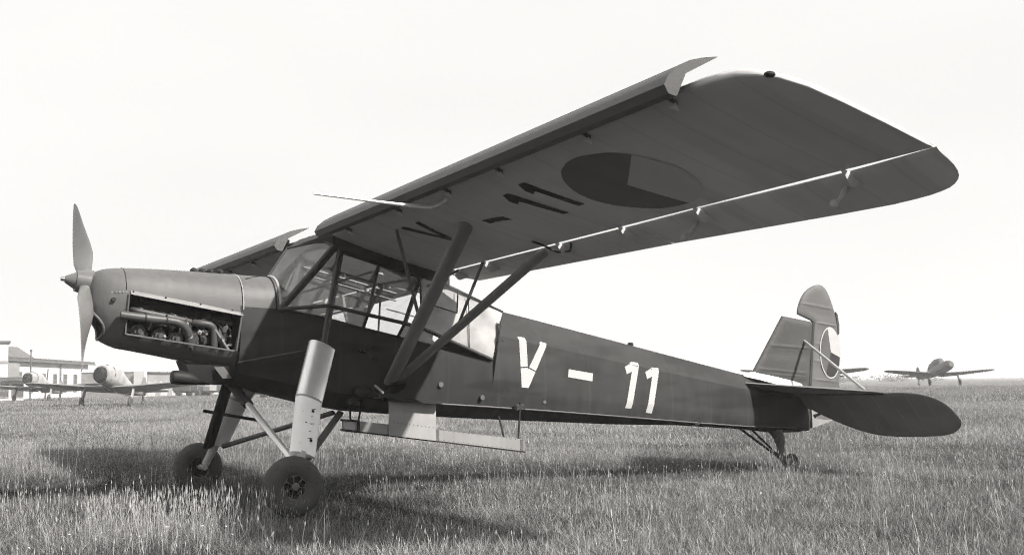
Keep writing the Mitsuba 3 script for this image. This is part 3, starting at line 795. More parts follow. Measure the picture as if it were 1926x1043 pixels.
part(BR, 'joint_strip', hull([A3(x, y, z) for x, zl, zh in ((3.53, .634, .752), (3.56, .630, .748)) for y in (-.525, -.52) for z in (zl, zh)]), STRUT)
part(BR, 'joint_strip', hull([A3(x, y, z) for x, zl, zh in ((4.55, .486, .612), (4.585, .481, .608)) for y in (-.525, -.52) for z in (zl, zh)]), STRUT)
part(BR, 'bracket', hull([A3(x, y, z) for x, z in ((2.98, 1.10), (3.62, 1.05), (3.54, 1.015), (2.98, 1.055)) for y in (-.40, -.36)] + [A3(2.98, -.665, 1.055), A3(3.54, -.665, 1.015)]), DARK)
for a, b in (((2.58, -.46, 1.02), (2.575, -.48, .87)), ((2.72, -.46, 1.10), (2.665, -.48, .86)), ((4.36, -.38, .86), (4.372, -.48, .62)), ((4.60, -.44, 1.02), (4.545, -.48, .60))):
    part(BR, 'hanger_rod', pipe([a, b], .011, 8), DARK)
part(BR, 'bracket', box((4.53, -.455, .915), (4.66, -.40, .995), .018), FABRIC)
# dark winch and fittings beside the strut foot
for c, r in (((2.70, -.49, 1.155), .085), ((2.83, -.47, 1.13), .06), ((2.60, -.48, 1.03), .065)):
    b = trimesh.creation.icosphere(2, 1.0)
    b.vertices = b.vertices * [r * 1.2, .06, r * .85] + A3(*c)
    part(BR, 'winch', b, BLACK)
part(BR, 'winch_arm', bar((2.82, -.54, 1.22), (2.93, -.50, 1.14), .02, .02), METAL)

# ---- tail
def ribbed(outline, ribs, thick, m_u, y0=0.0):
    """A flat fabric-covered surface in the xz plane, a little proud at each rib line (z at x: z = a + b * x)."""
    pl = Polygon(outline)
    v, f = trimesh.creation.triangulate_polygon(pl, engine='earcut')
    v3, f = trimesh.remesh.subdivide_to_size(np.column_stack([v, np.zeros(len(v))]), f, .020, max_iter=14)
    m = trimesh.Trimesh(v3, f)
    b = np.array([pl.exterior.distance(Point(q)) for q in m.vertices[:, :2]])
    prof = np.clip(b / .11, 0, 1)
    h = thick * np.sqrt(1 - (1 - prof) ** 2) + .003
    x, z = m.vertices[:, 0], m.vertices[:, 1]
    for a, s in ribs:
        h = h + .0075 * np.exp(-((z - a - s * x) / .014) ** 2) * prof - .006 * prof * np.exp(-((z - a - s * x + .10) / .07) ** 2)
    ms = []
    for sg in (-1, 1):
        mm = m.copy()
        mm.vertices = np.column_stack([x, y0 + sg * h, z])
        if sg > 0:
            mm.invert()
        ms.append(mm)
    # rim
    ex = np.array(pl.exterior.coords)
    n = len(ex) - 1
    rv = np.vstack([np.column_stack([ex[:n, 0], np.full(n, y0 - .004), ex[:n, 1]]), np.column_stack([ex[:n, 0], np.full(n, y0 + .004), ex[:n, 1]])])
    rf = []
    for i in range(n):
        j = (i + 1) % n
        rf += [[i, j, j + n], [i, j + n, i + n]]
    return cat(ms + [trimesh.Trimesh(rv, rf, process=False)])


def curve(pts, k=6):
    from scipy.interpolate import CubicSpline
    p = np.array(pts, float)
    return [tuple(q) for q in CubicSpline(np.arange(len(p)), p)(np.linspace(0, len(p) - 1, (len(p) - 1) * k + 1))]


fin = [(8.275, 1.300), (8.30, 1.345), (8.815, 2.059), (9.05, 2.028), (9.345, 1.985), (9.20, .80), (9.18, .62), (9.02, .62), (9.02, 1.10)]
FI = part(AP, 'fin', ribbed(fin, [(1.985 - .065 * 8.8, -.02), (1.74 + .05 * 9, -.06), (1.50 + .06 * 9, -.08), (1.27 + .06 * 9, -.06)], .035, TAIL), TAIL, smooth=40, label='fixed tail fin')
part(FI, 'fin_fairing', loft([[A3(x, -w, z0), A3(x, -w * .55, (z0 + z1) / 2 + .012), A3(x, -.02, z1), A3(x, .02, z1), A3(x, w * .55, (z0 + z1) / 2 + .012), A3(x, w, z0)] for x, w, z0, z1 in ((8.12, .05, 1.275, 1.30), (8.30, .115, 1.235, 1.335), (8.6, .115, 1.17, 1.290), (8.9, .10, 1.12, 1.235), (9.10, .085, 1.09, 1.175))]), WHITE, smooth=40, label='pale fairing at the foot of the fin')
rud_l = [(9.355, 1.975), (9.315, 2.008), (9.085, 2.088)]
rudder = rud_l + curve([(9.085, 2.088), (9.115, 2.22), (9.235, 2.39), (9.44, 2.485), (9.60, 2.435), (9.705, 2.245), (9.77, 2.03), (9.80, 1.744), (9.802, 1.386), (9.776, 1.065), (9.70, .80), (9.65, .677)])[1:] + [(9.255, .585), (9.235, .75)]
RUDM = mat('m_rudder', 0.10, 0.6, 0.3, var=0.2, scale=2.5)
RU = part(AP, 'rudder', ribbed(rudder, [(2.20 + .13 * 9.4, -.13), (1.98 + .13 * 9.4, -.13), (1.70 + .1 * 9.4, -.1), (1.47 + .1 * 9.4, -.1), (1.22 + .1 * 9.4, -.1), (1.02 + .1 * 9.4, -.1)], .032, None), RUDM, smooth=40, label='rounded balanced rudder bearing a round marking')
part(RU, 'trim_tab', hull([A3(9.765, -.012, 2.13), A3(9.765, .012, 2.13), A3(9.81, 0, 2.10), A3(9.835, 0, 1.95), A3(9.83, 0, 1.84), A3(9.80, -.012, 1.82), A3(9.80, .012, 1.82)]), TAIL)
part(RU, 'rudder_post', pipe([(9.352, 0, 1.985), (9.195, 0, .56)], .030, 14), FRAME)
c0 = np.array([9.615, 1.578])
ell = Polygon([(c0[0] + .187 * math.cos(a), c0[1] + .345 * math.sin(a)) for a in np.linspace(0, 2 * np.pi, 64, endpoint=False)]).intersection(Polygon(rudder).buffer(-.008))
ell_in = Polygon([(c0[0] + .172 * math.cos(a), c0[1] + .327 * math.sin(a)) for a in np.linspace(0, 2 * np.pi, 64, endpoint=False)]).intersection(Polygon(rudder).buffer(-.022))
up_q = Polygon([(9.575, 1.95), (9.625, 1.585), (9.85, 1.49), (9.85, 1.95)])
lo_q = Polygon([(9.625, 1.585), (9.85, 1.49), (9.85, 1.2), (9.50, 1.2), (9.55, 1.37)])
for sg in (-1, 1):
    fn = lambda off, sg=sg: (lambda a, b: np.column_stack([a, np.full(len(a), sg * (.041 + off)), b]))
    RR = part(RU, 'roundel_ring', sheet(ell.difference(ell_in), fn(.001), .1), LETTER, smooth=False)
    part(RU, 'roundel_field', sheet(ell_in.intersection(up_q), fn(.001), .1), LETTER, smooth=False, label='white field of the rudder marking')
    part(RU, 'roundel_field', sheet(ell_in.intersection(lo_q), fn(.001), .1), FABRIC, smooth=False, label='dark field of the rudder marking')
    part(RU, 'roundel_field', sheet(ell_in.difference(unary_union([up_q, lo_q])), fn(.0012), .1), STRUT, smooth=False, label='grey field of the rudder marking')
part(RU, 'lower_plate', hull([A3(9.252, -.038, .85), A3(9.252, .038, .85), A3(9.262, -.036, .588), A3(9.262, .036, .588), A3(9.64, -.022, .68), A3(9.64, .022, .68), A3(9.60, -.03, .80), A3(9.60, .03, .80)]), BOARD, label='pale lower end of the rudder')
part(RU, 'control_horn', hull([A3(9.27, -.04, .76), A3(9.36, -.12, .80), A3(9.38, -.12, .78), A3(9.30, -.04, .72)]), DARK)

ST_LE = [(8.05, .08, 1.195), (8.091, .13, 1.189), (8.41, .70, 1.138), (8.72, 1.25, 1.092), (8.90, 1.57, 1.066)]


def stab_mesh():
    rings = []
    for x, s, z in ST_LE:
        xe, ze = 8.955, 1.055
        c = max(xe - x, .02)
        t = np.array([0, .05, .2, .5, 1.0])
        h = np.array([0, .45, .85, 1.0, .55]) * .030 * min(1, c / .3)
        xx, zz = x + c * t, z + (ze - z) * t
        rings.append(np.vstack([np.column_stack([xx, np.full(5, -s), zz + h]), np.column_stack([xx, np.full(5, -s), zz - h])[:0:-1]]))
    return loft(rings)


EP = curve([(8.955, 1.58), (8.952, 1.93), (8.979, 2.206), (9.056, 2.404), (9.172, 2.471), (9.267, 2.462), (9.355, 2.318), (9.414, 2.029), (9.444, 1.427), (9.422, .924), (9.308, .49), (9.144, .12)])
elev_out = [(8.965, .05), (9.144, .05)][:1] + EP + [(9.144, .05)]
ang = math.radians(48)


def elev_mesh():
    pl = Polygon([((x - 8.955) / math.cos(ang), s) for x, s in elev_out]).buffer(0)
    v, f = trimesh.creation.triangulate_polygon(pl, engine='earcut')
    v3, f = trimesh.remesh.subdivide_to_size(np.column_stack([v, np.zeros(len(v))]), f, .024, max_iter=14)
    m = trimesh.Trimesh(v3, f)
    b = np.array([pl.exterior.distance(Point(q)) for q in m.vertices[:, :2]])
    h = .024 * np.sqrt(np.clip(1 - (1 - np.clip(b / .12, 0, 1)) ** 2, 0, 1))
    h = h + (.005 * np.exp(-((((m.vertices[:, 1] + .1) / .27) % 1 - .5) * .27 / .012) ** 2) - .004 * np.abs(np.sin(np.pi * (m.vertices[:, 1] + .1) / .27))) * np.clip(b / .1, 0, 1)
    ms = []
    for sg in (-1, 1):
        mm = m.copy()
        c, s_ = mm.vertices[:, 0], mm.vertices[:, 1]
        mm.vertices = np.column_stack([8.955 + c * math.cos(ang) + sg * h * math.sin(ang), -s_, 1.055 - c * math.sin(ang) + sg * h * math.cos(ang)])
        if sg > 0:
            mm.invert()
        ms.append(mm)
    return cat(ms)


for sgn in (-1, 1):
    F = (lambda m: m) if sgn < 0 else mirror
    side = 'left' if sgn < 0 else 'right'
    TP = part(AP, 'tailplane', F(stab_mesh()), STABM, smooth=40, label=f'{side} tailplane')
    part(TP, 'elevator', F(elev_mesh()), STABM, smooth=40, label=f'drooping {side} elevator with rounded tip')
    part(TP, 'hinge_gap', F(pipe([(8.958, -.12, 1.036), (8.956, -1.60, 1.040), (8.93, -1.585, 1.062)], .011, 6)), BLACK)
    part(AP, 'tail_strut', F(fairing((9.17, -.03, 1.735), (8.93, -1.32, 1.09), .042, .034, (1, 0, 0), 12)), METAL, label=f'thin pale strut from the fin to the {side} tailplane')

# ---- tail wheel
TW_ = part(AP, 'tail_leg', smooth_pipe([(8.62, 0, .60), (8.70, 0, .50), (8.735, 0, .36), (8.745, 0, .22), (8.80, 0, .12)], [.085, .075, .058, .05, .035], 14), STRUT, label='curved tail-wheel leg')
part(TW_, 'brace', cat([pipe([(7.99, -.06, .635), (8.70, -.01, .215)], .016, 8), pipe([(8.29, .05, .60), (8.72, .0, .225)], .014, 8)]), DARK)
twp = [(.05, -.035)] + [(.10 + .048 * math.cos(a), .052 * math.sin(a)) for a in np.linspace(-2.4, 2.4, 21)] + [(.05, .035)]
tw = trimesh.creation.revolve(np.array(twp + [twp[0]]), sections=40)
Mx = trimesh.transformations.rotation_matrix(np.pi / 2 + .0, [1, 0, 0])
Mx = trimesh.transformations.rotation_matrix(.35, [0, 0, 1]) @ Mx
Mx[:3, 3] = (8.895, -.02, .125)
TWK = part(AP, 'tail_wheel', moved(tw, Mx), RUBBER, smooth=30, label='small tail wheel half sunk in the grass')
part(TWK, 'rim', moved(trimesh.creation.cylinder(.055, .06, sections=24), Mx), STRUT)
part(TWK, 'fork', cat([pipe([(8.77, -.07, .18), (8.895, -.065, .125)], .014, 8), pipe([(8.77, .06, .18), (8.895, .03, .125)], .014, 8), trimesh.creation.icosphere(2, .028).apply_translation((8.80, -.07, .19))]), METAL)
part(AP, 'tail_skid_fairing', hull([A3(8.2, -.06, .60), A3(8.2, .06, .60), A3(8.6, -.06, .545), A3(8.6, .06, .545), A3(9.0, -.05, .545), A3(9.0, .05, .545), A3(9.18, -.03, .57), A3(9.18, .03, .57), A3(9.15, 0, .62)]), FABRIC)
#BACKGROUND
# ================================================================== BACKGROUND AEROPLANES
BGDARK = mat('m_far_dark', 0.085, 0.5, 0.5, var=0.2, scale=1.5)
BGMID = mat('m_far_paint', 0.16, 0.5, 0.5, var=0.2, scale=1.5)
SHEET = mat('m_cover_sheet', 0.27, 0.8, 0.2, var=0.12, scale=2.0)


def small_plane(label, loc, heading, cover, skin, nose_dark=True, group=None, blades_on=False):
    """A parked low-wing trainer, 11 m span; local x forward, y left, z up, then stood on its tail wheel and turned."""
    key = thing('low_wing_aeroplane', label, 'aeroplane', group)
    tl = math.radians(10.0)
    M = trimesh.transformations.translation_matrix(loc) @ trimesh.transformations.rotation_matrix(heading, [0, 0, 1]) @ trimesh.transformations.translation_matrix((0, 0, 1.55)) @ trimesh.transformations.rotation_matrix(-tl, [0, 1, 0])

    def P(parent, name, m, mt, **k):
        return part(parent, name, moved(m, M), mt, **k)

    def ring(x, zc_, w, h, n=20, e=2.3):
        a = np.arange(n) * 2 * np.pi / n
        c, s = np.cos(a), np.sin(a)
        return np.column_stack([np.full(n, x), w * np.sign(c) * np.abs(c) ** (2 / e), zc_ + h * np.sign(s) * np.abs(s) ** (2 / e)])
    FUS = P(key, 'fuselage', loft([ring(*q) for q in ((2.2, .12, .40, .46), (1.6, .1, .47, .52), (.6, .1, .50, .52), (-1.0, .10, .48, .50), (-2.6, .12, .36, .40), (-4.4, .20, .22, .28), (-6.0, .30, .06, .12))]), skin)
    P(key, 'engine_cowling', loft([ring(*q) for q in (((2.95, .05, .16, .18), (2.8, .06, .34, .36), (2.45, .09, .42, .46), (2.18, .12, .42, .48)) if not cover else ((2.60, .10, .20, .32), (2.55, .10, .30, .40), (2.42, .11, .36, .44), (2.22, .12, .42, .50)))]), BLACK if cover else BGDARK)
    hubp = A3(3.0, 0, .05)
    bl = not cover and blades_on
    if bl:
      PRP = P(key, 'propeller', pipe([hubp - A3(.1, 0, 0), hubp + A3(.15, 0, 0), hubp + A3(.3, 0, 0)], [.17, .14, .03], 14), BGDARK)
    for sg in ((-1, 1) if bl else ()):
        e = unit(A3(0, .25 * sg, 1.0 * sg))
        P(PRP, 'blade', hull([hubp + e * r + d for r, c in ((.1, .05), (.6, .1), (1.1, .09), (1.3, .04)) for d in (A3(.02, c, 0), A3(-.02, c, 0), A3(.03, -c, 0), A3(-.01, -c, 0))]), BLACK)
    for sg in (1, -1):
        rings = []
        for s, xl, c in ((.25, .95, 2.25), (1.6, .9, 2.1), (3.4, .74, 1.7), (4.9, .52, 1.25), (5.35, .35, .85), (5.5, .12, .4)):
            z = -.42 + .095 * max(s - .9, 0)
            t = np.array([0, .03, .12, .35, .7, 1.0])
            h = np.array([0, .35, .75, 1, .6, .05]) * .075 * c
            rings.append(np.vstack([np.column_stack([xl - c * t, np.full(6, s), z + h]), np.column_stack([xl - c * t, np.full(6, s), z - h * .7])[:0:-1]]))
        w = loft(rings)
        W = P(key, 'wing', w if sg > 0 else mirror(w), skin, smooth=40)
        st = loft([np.vstack([np.column_stack([x0 - c * t, np.full(4, s), .42 + h]), np.column_stack([x0 - c * t, np.full(4, s), .42 - h])[:0:-1]]) for s, x0, c in ((.05, -4.9, 1.15), (1.2, -5.05, .9), (1.75, -5.3, .5)) for t, h in ((np.array([0, .1, .5, 1]), np.array([0, .04, .05, .01])),)])
        P(key, 'tailplane', st if sg > 0 else mirror(st), skin)
        G = P(key, 'landing_leg', fairing((.55, 1.5 * sg, -.42), (.95, 1.5 * sg, -1.22), .30, .13), SHEET if sg > 0 else BGDARK)
        wh = trimesh.creation.revolve(np.array([(0, -.09), (.22, -.09), (.30, -.05), (.32, 0), (.30, .05), (.22, .09), (0, .09)]), sections=24)
        wh.apply_transform(trimesh.transformations.rotation_matrix(np.pi / 2, [1, 0, 0]))
        P(G, 'wheel', wh.apply_translation((1.0, 1.5 * sg, -1.35)), RUBBER)
    P(key, 'tail_fin', hull([A3(-4.9, .03, .5), A3(-4.9, -.03, .5), A3(-5.5, .03, 1.35), A3(-5.5, -.03, 1.35), A3(-5.85, .02, 1.45), A3(-5.85, -.02, 1.45), A3(-6.25, .02, 1.0), A3(-6.25, -.02, 1.0), A3(-6.3, .02, .3), A3(-6.3, -.02, .3), A3(-5.9, 0, .2)]), skin)
    P(key, 'tail_wheel', cat([pipe([(-5.6, 0, .2), (-5.75, 0, -.28)], .05, 8), trimesh.creation.icosphere(2, .14).apply_translation((-5.75, 0, -.32))]), BGDARK)
    if cover:
        cvm = loft([ring(2.24, .18, .46, .50, 36), ring(1.9, .20, .50, .54, 36)] + [ring(x, zz, ww_, hh, 36) for x, zz, ww_, hh in ((1.5, .22, .53, .58), (1.1, .24, .54, .62), (.7, .30, .55, .68), (.3, .36, .54, .74), (0, .36, .54, .74), (-.3, .34, .54, .72), (-.7, .26, .55, .64), (-1.1, .18, .54, .56), (-1.6, .13, .50, .51), (-2.2, .12, .44, .46))])
        cvm = cvm.subdivide()
        q_ = cvm.vertices
        cvm.vertices = q_ + (cvm.vertex_normals * ((meshkit.fbm(q_ * [2.2, 2.2, 1.2] + loc[0], 3) - .5) * .22)[:, None])
        CV = P(key, 'cover_sheet', cvm, SHEET, label='pale cover sheet over engine and cockpit')
        P(CV, 'rope', pipe([A3(1.3, -.60, .2), A3(1.3, -.48, .70), A3(1.3, 0, .90), A3(1.3, .48, .70), A3(1.3, .60, .2)], .03, 6), BGDARK)
    else:
        P(key, 'canopy', loft([ring(.75, .62, .28, .12, 16), ring(.4, .75, .36, .42, 16), ring(-.6, .80, .40, .46, 16), ring(-1.8, .70, .36, .36, 16), ring(-2.6, .55, .22, .14, 16)]), BGDARK)
    return key


G_ = 'low-wing aeroplanes parked at the edge of the field'
small_plane('low-wing aeroplane under a pale cover sheet, parked below the nose of the big aeroplane', (13.52, 66.2, -.05), math.radians(-121), True, BGMID, group=None)
small_plane('leftmost low-wing aeroplane under a pale sheet, in front of the low shed', (14.1, 101.5, 0), math.radians(-119), True, BGMID, group=None)
small_plane('lone dark low-wing aeroplane seen nose-on against the empty sky at far right', (93.8, 72.5, .35), math.radians(-117.0), False, BGDARK, nose_dark=True, group=None)
small_plane('low-wing aeroplane mostly hidden behind the big tail fin and rudder', (69.0, 65.0, .45), math.radians(-152.0), False, BGMID, group=None)

# ================================================================== BUILDINGS AT THE FAR LEFT
PLASTER = mat('m_plaster', 0.46, 0.85, 0.2, var=0.1, scale=0.6)
ROOFM = mat('m_roof', 0.09, 0.8, 0.2, var=0.2, scale=0.8)
WOODM = mat('m_boards', 0.22, 0.8, 0.2, var=0.2, scale=0.7)
WINM = mat('m_far_window', 0.09, 0.2, 0.6)


class Facade:
    """A box building: local a along its front, b height, c depth behind the front."""

    def __init__(self, p, q):
        self.o = A3(p[0], p[1], 0)
        d = A3(q[0] - p[0], q[1] - p[1], 0)
        self.L = float(np.linalg.norm(d))
        self.u = d / self.L
        self.n = A3(-self.u[1], self.u[0], 0)
        if np.dot(self.n, self.o - EYE) < 0:
            self.n = -self.n

    def pt(self, a, b, c):
        return self.o + self.u * a + A3(0, 0, b) + self.n * c

    def blk(self, a0, a1, b0, b1, c0, c1):
        return hull([self.pt(a, b, c) for a in (a0, a1) for b in (b0, b1) for c in (c0, c1)])


def window(parent, F, a0, a1, b0, b1, bars=1):
    w = part(parent, 'window', cat([F.blk(a0 - .06, a0, b0 - .06, b1 + .06, -.06, .06), F.blk(a1, a1 + .06, b0 - .06, b1 + .06, -.06, .06), F.blk(a0, a1, b1, b1 + .06, -.06, .06), F.blk(a0, a1, b0 - .06, b0, -.08, .06)]
                                   + [F.blk(a0, a1, b0 + (b1 - b0) * k / (bars + 1) - .02, b0 + (b1 - b0) * k / (bars + 1) + .02, -.04, .02) for k in range(1, bars + 1)]), WOODM, smooth=False)
    part(w, 'pane', F.blk(a0, a1, b0, b1, -.015, .01), WINM, smooth=False)


F1 = Facade((14.45, 121.74), (25.52, 141.29))
B1 = thing('airfield_building', 'long white building with a row of tall narrow windows under a dark eave, far left', 'building')
part(B1, 'wall', F1.blk(1.4, F1.L, -.3, 4.0, .02, 10), PLASTER, smooth=False)
part(B1, 'side_wall', F1.blk(-1.8, 1.4, -.3, 4.15, -.3, 9), WOODM, smooth=False)
RF = part(B1, 'roof', hull([F1.pt(-2.2, 4.16, -.4), F1.pt(F1.L + 1.2, 4.02, -.4), F1.pt(-2.2, 4.45, -.4), F1.pt(F1.L + 1.2, 4.30, -.4), F1.pt(-2.2, 4.45, 10.5), F1.pt(F1.L + 1.2, 4.30, 10.5), F1.pt(-2.2, 4.16, 10.5), F1.pt(F1.L + 1.2, 4.02, 10.5)]), ROOFM, smooth=False)
CL = part(RF, 'roof_lantern', hull([F1.pt(-1.2, 4.4, 1.0), F1.pt(9.2, 4.35, 1.0), F1.pt(-.2, 5.75, 3.0), F1.pt(8.8, 5.75, 3.0), F1.pt(-.2, 5.75, 3.4), F1.pt(8.8, 5.75, 3.4), F1.pt(-1.2, 4.4, 6), F1.pt(9.2, 4.4, 6)]), ROOFM, smooth=False)
for k, a in enumerate((2.0, 5.2, 8.6, 11.9, 15.0, 18.2, 21.2)):
    if k == 0:
        window(B1, F1, a - .45, a + .65, 2.55, 2.9, 0)
    else:
        window(B1, F1, a - .5, a + .5, .85, 2.75, 2)
part(B1, 'downpipe', pipe([F1.pt(13.3, 4.0, -.14), F1.pt(13.3, 0, -.14)], .07, 8), WINM)
part(B1, 'gutter', bar(F1.pt(-2.2, 4.10, -.46), F1.pt(F1.L + 1.2, 3.98, -.46), .12, .12), WINM)

F2 = Facade((9.0, 117.2), (13.55, 116.8))
B2 = thing('tower_block', 'pale taller block at the left edge above the shed', 'building')
part(B2, 'wall', F2.blk(0, F2.L, -.3, 5.7, 0, 5), PLASTER, smooth=False)
part(B2, 'roof', F2.blk(-.2, F2.L + .2, 5.702, 5.9, -.2, 5.2), ROOFM, smooth=False)
part(B2, 'band', F2.blk(-.05, F2.L + .05, 3.7, 3.95, -.08, -.002), WOODM, smooth=False)
part(B2, 'lower_front', F2.blk(.0, F2.L - 1.2, 2.2, 3.6, -.06, -.003), PALE, smooth=False)

F3 = Facade((8.5, 107.0), (13.9, 106.7))
B3 = thing('low_shed', 'low flat-roofed shed with a glazed front at the left edge', 'shed')
part(B3, 'wall', F3.blk(0, F3.L - .2, -.3, 1.95, .02, 4), PLASTER, smooth=False)
part(B3, 'roof', F3.blk(-.3, F3.L + .3, 2.0, 2.26, -.7, 4.4), ROOFM, smooth=False)
for k in range(4):
    window(B3, F3, .5 + 1.25 * k, 1.4 + 1.25 * k, .5, 1.6, 1)

F4 = Facade((27.9, 155.1), (30.0, 154.7))
B4 = thing('gabled_hut', 'small grey gabled hut just right of the long white building', 'hut')
part(B4, 'wall', F4.blk(0, F4.L, -.3, 1.6, 0, 6), WOODM, smooth=False)
part(B4, 'roof', hull([F4.pt(-.2, 1.55, -.3), F4.pt(F4.L + .2, 1.55, -.3), F4.pt(F4.L * .8, 3.0, -.3), F4.pt(-.2, 1.55, 6), F4.pt(F4.L + .2, 1.55, 6), F4.pt(F4.L * .8, 3.0, 6)]), ROOFM, smooth=False)

F5 = Facade((30.8, 134.1), (37.9, 142.7))
B5_ = thing('hangar', 'grey flat-fronted hangar with a white end post below the nose of the big aeroplane', 'hangar')
part(B5_, 'wall', F5.blk(0, F5.L + 5, -.3, 2.85, 0, 9), WOODM, smooth=False)
part(B5_, 'end_post', F5.blk(-.75, -.02, -.3, 3.05, -.1, 1.2), PLASTER, smooth=False)
part(B5_, 'roof', F5.blk(-.0, F5.L + 5.4, 2.86, 3.02, -.25, 9.4), ROOFM, smooth=False)
for k in range(7):
    part(B5_, 'door_leaf', F5.blk(.5 + 1.55 * k, 1.95 + 1.55 * k, -.2, 1.75, -.10, -.004), WOODM if k % 2 else PALE, smooth=False)
    part(B5_, 'door_post', F5.blk(.36 + 1.55 * k, .48 + 1.55 * k, -.2, 1.9, -.14, -.006), PLASTER, smooth=False)

F6 = Facade((41.0, 152.1), (48.5, 150.2))
B6 = thing('arched_building', 'pale building with a low arched roof between the landing legs of the big aeroplane', 'building')
part(B6, 'wall', F6.blk(0, F6.L, -.3, 1.55, 0, 8), PLASTER, smooth=False)
ar = [F6.pt(-.2 + (F6.L + .4) * t, 1.56 + .75 * math.sin(math.pi * t), c) for t in np.linspace(0, 1, 13) for c in (-.3, 8.2)] + [F6.pt(-.2, 1.4, -.3), F6.pt(F6.L + .2, 1.4, -.3)]
part(B6, 'roof', hull(ar), PALE, smooth=25)
for k in range(5):
    window(B6, F6, .6 + 1.4 * k, 1.3 + 1.4 * k, .35, 1.2, 1)
F7 = Facade((49.5, 140.0), (60.0, 136.5))
B7 = thing('low_barrack', 'long low grey barrack seen under the fuselage of the big aeroplane', 'building')
part(B7, 'wall', F7.blk(0, F7.L, -.3, 1.2, 0, 5), WOODM, smooth=False)
part(B7, 'roof', hull([F7.pt(-.3, 1.18, -.3), F7.pt(F7.L + .3, 1.18, -.3), F7.pt(-.3, 1.9, 2.5), F7.pt(F7.L + .3, 1.9, 2.5), F7.pt(-.3, 1.18, 5.3), F7.pt(F7.L + .3, 1.18, 5.3)]), ROOFM, smooth=False)
for k in range(6):
    window(B7, F7, .8 + 1.7 * k, 1.5 + 1.7 * k, .3, .95, 0)

whole('flag_pole', cat([pipe([(15.35, 114.56, -.2), (15.35, 114.56, 4.85)], [.09, .06], 10), trimesh.creation.icosphere(1, .11).apply_translation((15.35, 114.56, 4.9)), trimesh.creation.box(bounds=[(15.2, 114.4, -.1), (15.5, 114.7, .25)])]), ROOFM, 'slim pole rising in front of the long white building', 'pole')
whole('leaning_mast', cat([pipe([(17.0, 116.3, .5), (17.22, 116.31, 3.14)], [.08, .05], 8), pipe([(17.0, 116.3, -.2), (17.0, 116.3, .52)], [.1, .09], 8)]), ROOFM, 'short leaning dark mast between the two covered aeroplanes', 'mast')


def truck(label, loc, heading, canvas, long=4.6, group=None):
    key = thing('truck', label, 'truck', group)
    M = trimesh.transformations.translation_matrix(loc) @ trimesh.transformations.rotation_matrix(heading, [0, 0, 1])

    def P(parent, n, m, mt):
        return part(parent, n, moved(m, M), mt, smooth=25)
    P(key, 'chassis', box((-long / 2, -.8, .5), (long / 2, .8, .72), .03), BLACK)
    P(key, 'load_bed', hull([A3(x, y, z) for x in (-long / 2, long * .12) for y, z in ((-.95, .7), (.95, .7), (-.95, 1.75), (.95, 1.75), (-.55, 2.05), (.55, 2.05))]), canvas)
    P(key, 'cab', hull([A3(x, y, z) for y in (-.8, .8) for x, z in ((long * .14, .7), (long * .34, .7), (long * .14, 1.95), (long * .28, 1.95), (long * .34, 1.35))]), BGDARK)
    P(key, 'windscreen', hull([A3(x, y, z) for y in (-.65, .65) for x, z in ((long * .338 + .01, 1.40), (long * .288 + .01, 1.85), (long * .33, 1.40), (long * .28, 1.85))]), WINM)
    P(key, 'bonnet', hull([A3(x, y, z) for x, w, z1 in ((long * .34, .6, 1.3), (long * .5, .5, 1.2)) for y in (-w, w) for z in (.7, z1)]), BGDARK)
    for x in (-long * .3, long * .38):
        for sg in (-1, 1):
            wh = trimesh.creation.cylinder(.42, .22, sections=20)
            wh.apply_transform(trimesh.transformations.rotation_matrix(np.pi / 2, [1, 0, 0]))
            P(key, 'wheel', wh.apply_translation((x, .85 * sg, .42)), RUBBER)


truck('dark truck in front of the arched building, left of the dark landing strut', (35.9, 132.9, 0), math.radians(-60), BGDARK)
truck('truck with pale canvas beside the arched building', (38.3, 132.2, 0), math.radians(-30), PALE, 4.0)
truck('dark truck parked alone beyond the bright landing leg', (34.6, 102.0, -.1), math.radians(-75), BLACK, 4.2)
truck('dark truck next to the lone one, seen under the fuselage', (36.6, 101.2, -.1), math.radians(-80), BGDARK, 4.2)
truck('farthest small dark truck seen close to the bright landing leg', (40.24, 110.67, -.3), math.radians(-88), BLACK, 3.6)

# low bushes along the far edge of the field
scene['m_bush'] = {'type': 'twosided', 'bsdf': {'type': 'diffuse', 'reflectance': {'type': 'rgb', 'value': grey(0.075)}}}


def bush_mesh(pts, seed):
    g = np.random.default_rng(seed)
    V_, F_ = [], []
    for c, r, n in pts:
        q = g.normal(0, 1, (n, 3))
        q = q / np.linalg.norm(q, axis=1, keepdims=True) * (g.random((n, 1)) ** .4) * r + c
        for p in q:
            t = g.normal(0, .16 * min(r) + .05, (3, 3))
            k = len(V_)
            V_ += list(p + t)
            F_.append([k, k + 1, k + 2])
    return trimesh.Trimesh(np.array(V_), np.array(F_), process=False)


pts = []
g0 = np.random.default_rng(3)
for k in range(46):
    t = g0.random()
    b = A3(180, 300, 0) * (1 - t) + A3(330, 285, 0) * t
    r = A3(4 + 5 * g0.random(), 3, 1.0 + 1.3 * g0.random() * (1 - .4 * t))
    pts.append((b + A3(g0.normal(0, 3), g0.normal(0, 12), r[2] * .5), r, 150))
whole('far_hedge', bush_mesh(pts, 5), 'm_bush', 'faint line of low bushes on the horizon behind the tail', 'bushes', smooth=False, kind='stuff')
pts = []
for k in range(14):
    t = g0.random()
    b = A3(31, 165, 0) * (1 - t) + A3(70, 160, 0) * t
    r = A3(2.2, 2, .8 + .9 * g0.random())
    pts.append((b + A3(0, 0, r[2] * .6), r, 160))
whole('far_bushes', bush_mesh(pts, 6), 'm_bush', 'dark bushes behind the hangar and barrack on the left', 'bushes', smooth=False, kind='stuff')

